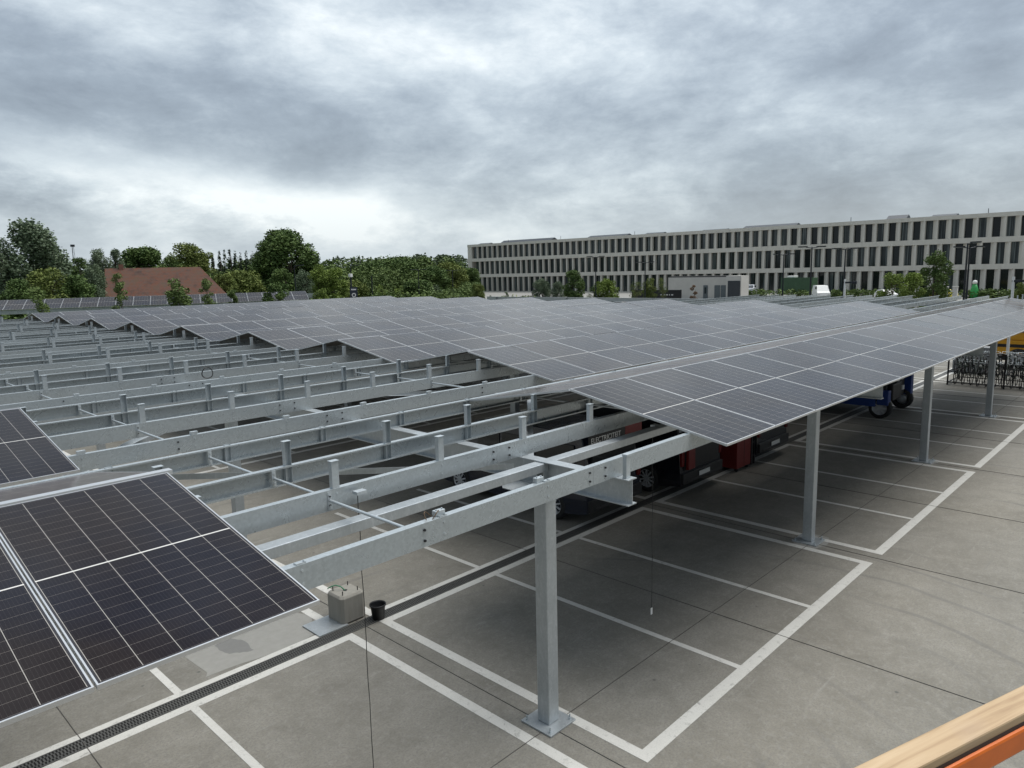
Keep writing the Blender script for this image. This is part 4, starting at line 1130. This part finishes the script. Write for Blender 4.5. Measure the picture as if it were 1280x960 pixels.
# ------------------------------------------------------------------ sky, sun, camera
w = bpy.data.worlds.new('World'); scene.world = w; w.use_nodes = True; t = w.node_tree
bg = t.nodes['Background']; SUN_EL, SUN_AZ = math.radians(66), math.radians(-28)   # azimuth measured from +x towards +y
sky = N(t, 'ShaderNodeTexSky', sky_type='NISHITA'); sky.sun_disc = False; sky.sun_elevation = SUN_EL; sky.sun_rotation = PI/2 - SUN_AZ
sky.air_density = 1.2; sky.dust_density = 3
gc = N(t, 'ShaderNodeTexCoord').outputs['Generated']
sep = N(t, 'ShaderNodeSeparateXYZ'); L(t, gc, sep.inputs[0]); dx, dy, dz = sep.outputs
zz = M_(t, 'ADD', M_(t, 'MAXIMUM', dz, 0), .2)
cb = N(t, 'ShaderNodeCombineXYZ'); L(t, M_(t, 'DIVIDE', dx, zz), cb.inputs[0]); L(t, M_(t, 'DIVIDE', dy, zz), cb.inputs[1]); cb.inputs[2].default_value = 3.7
sm = N(t, 'ShaderNodeMapping'); sm.inputs['Scale'].default_value = (1, 1, 2.3); sm.inputs['Location'].default_value = (1.25, .6, .9); L(t, gc, sm.inputs[0])
n1 = noise(t, 1.9, 10, .56, sm.outputs[0], .2); n2 = noise(t, 7.5, 12, .66, sm.outputs[0], .15); n3 = noise(t, .16, 3, .5, cb.outputs[0])
f = M_(t, 'ADD', M_(t, 'MULTIPLY', n1.outputs[0], .55), M_(t, 'ADD', M_(t, 'MULTIPLY', n2.outputs[0], .32), M_(t, 'MULTIPLY', n3.outputs[0], .25)))
az = M_(t, 'ARCTAN2', dy, dx)          # radians
# bright break low in the sky towards +y, darker bank of cloud over it
bandc = M_(t, 'MULTIPLY_ADD', M_(t, 'SUBTRACT', az, 1.35), .13, .128)
bandd = M_(t, 'DIVIDE', M_(t, 'SUBTRACT', M_(t, 'ADD', dz, M_(t, 'MULTIPLY', M_(t, 'SUBTRACT', n2.outputs[0], .5), .07)), bandc), .036)
band = M_(t, 'EXPONENT', M_(t, 'MULTIPLY', M_(t, 'MULTIPLY', bandd, bandd), -1))
azm = N(t, 'ShaderNodeMapRange'); azm.interpolation_type = 'SMOOTHSTEP'
L(t, az, azm.inputs[0]); azm.inputs[1].default_value = .62; azm.inputs[2].default_value = 1.02
f = M_(t, 'MULTIPLY_ADD', M_(t, 'MULTIPLY', band, azm.outputs[0]), .095, f)
dk = M_(t, 'DIVIDE', M_(t, 'SUBTRACT', dz, M_(t, 'ADD', bandc, .09)), .07)
dark = M_(t, 'MULTIPLY', M_(t, 'EXPONENT', M_(t, 'MULTIPLY', M_(t, 'MULTIPLY', dk, dk), -1)), M_(t, 'MULTIPLY_ADD', azm.outputs[0], .7, .3))
f = M_(t, 'MULTIPLY_ADD', dark, -.085, f)
f = M_(t, 'MULTIPLY_ADD', M_(t, 'SUBTRACT', f, .575), 1.6, .55)
cr = ramp(t, f, [(.30, (.105, .123, .145)), (.43, (.150, .175, .202)), (.53, (.21, .24, .267)), (.63, (.29, .323, .345)), (.76, (.42, .445, .452))])
hz = N(t, 'ShaderNodeMapRange'); L(t, dz, hz.inputs[0]); hz.inputs[1].default_value = 0; hz.inputs[2].default_value = .09; hz.inputs[3].default_value = .55; hz.inputs[4].default_value = 0
c = mix(t, hz.outputs[0], cr.outputs[0], (.27, .31, .335))
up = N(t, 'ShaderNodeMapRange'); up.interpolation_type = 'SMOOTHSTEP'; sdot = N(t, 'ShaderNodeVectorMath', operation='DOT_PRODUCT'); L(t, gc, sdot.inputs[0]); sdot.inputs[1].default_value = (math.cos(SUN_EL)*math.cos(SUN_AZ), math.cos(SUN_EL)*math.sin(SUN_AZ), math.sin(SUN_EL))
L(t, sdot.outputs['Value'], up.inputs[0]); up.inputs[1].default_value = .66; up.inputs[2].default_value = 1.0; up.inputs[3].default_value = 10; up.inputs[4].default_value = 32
beh = N(t, 'ShaderNodeMapRange'); beh.interpolation_type = 'SMOOTHSTEP'   # unseen half of the sky towards -x -y, dimmed to darken the purlin webs
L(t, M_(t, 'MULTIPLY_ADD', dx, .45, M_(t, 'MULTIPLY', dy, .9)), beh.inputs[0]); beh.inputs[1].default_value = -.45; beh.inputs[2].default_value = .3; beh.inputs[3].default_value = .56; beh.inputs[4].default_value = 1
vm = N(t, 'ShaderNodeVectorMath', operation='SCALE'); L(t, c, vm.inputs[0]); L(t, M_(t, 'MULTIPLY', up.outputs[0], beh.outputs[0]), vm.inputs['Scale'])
vs2 = N(t, 'ShaderNodeVectorMath', operation='SCALE'); L(t, sky.outputs[0], vs2.inputs[0]); vs2.inputs['Scale'].default_value = .12
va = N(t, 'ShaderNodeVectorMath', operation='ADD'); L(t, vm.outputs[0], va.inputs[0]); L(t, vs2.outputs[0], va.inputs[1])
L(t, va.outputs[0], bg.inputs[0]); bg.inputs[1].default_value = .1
sl = bpy.data.lights.new('sun', 'SUN'); sl.energy = 1.6; sl.angle = math.radians(45); sl.color = (1, .965, .91)
so = bpy.data.objects.new('sun', sl); COL.objects.link(so)
dirv = Vector((math.cos(SUN_EL)*math.cos(SUN_AZ), math.cos(SUN_EL)*math.sin(SUN_AZ), math.sin(SUN_EL)))
so.rotation_euler = dirv.to_track_quat('Z', 'Y').to_euler()

cam = bpy.data.cameras.new('camera'); co = bpy.data.objects.new('camera', cam); COL.objects.link(co); scene.camera = co
F, PT, RO, YA = 908.0367, -.1536, -.0228, .7687
cam.sensor_width = 36; cam.lens = F/1280*36; cam.clip_end = 3000; cam.clip_start = .05
fw = Vector((math.cos(YA)*math.cos(PT), math.sin(YA)*math.cos(PT), math.sin(PT))); rt = Vector((math.sin(YA), -math.cos(YA), 0)); upv = rt.cross(fw)
r2 = rt*math.cos(RO)+upv*math.sin(RO); u2 = upv*math.cos(RO)-rt*math.sin(RO)
co.matrix_world = Matrix(((r2.x, u2.x, -fw.x, -6.339), (r2.y, u2.y, -fw.y, -4.1416), (r2.z, u2.z, -fw.z, 5.5082), (0, 0, 0, 1)))
vs = scene.view_settings; vs.view_transform = 'Standard'; vs.look = 'None'; vs.gamma = 1; vs.use_curve_mapping = False; vs.exposure = 1.08
scene.cycles.max_bounces = 6; scene.cycles.diffuse_bounces = 3; scene.cycles.glossy_bounces = 3; scene.cycles.transmission_bounces = 2
scene.cycles.use_denoising = True
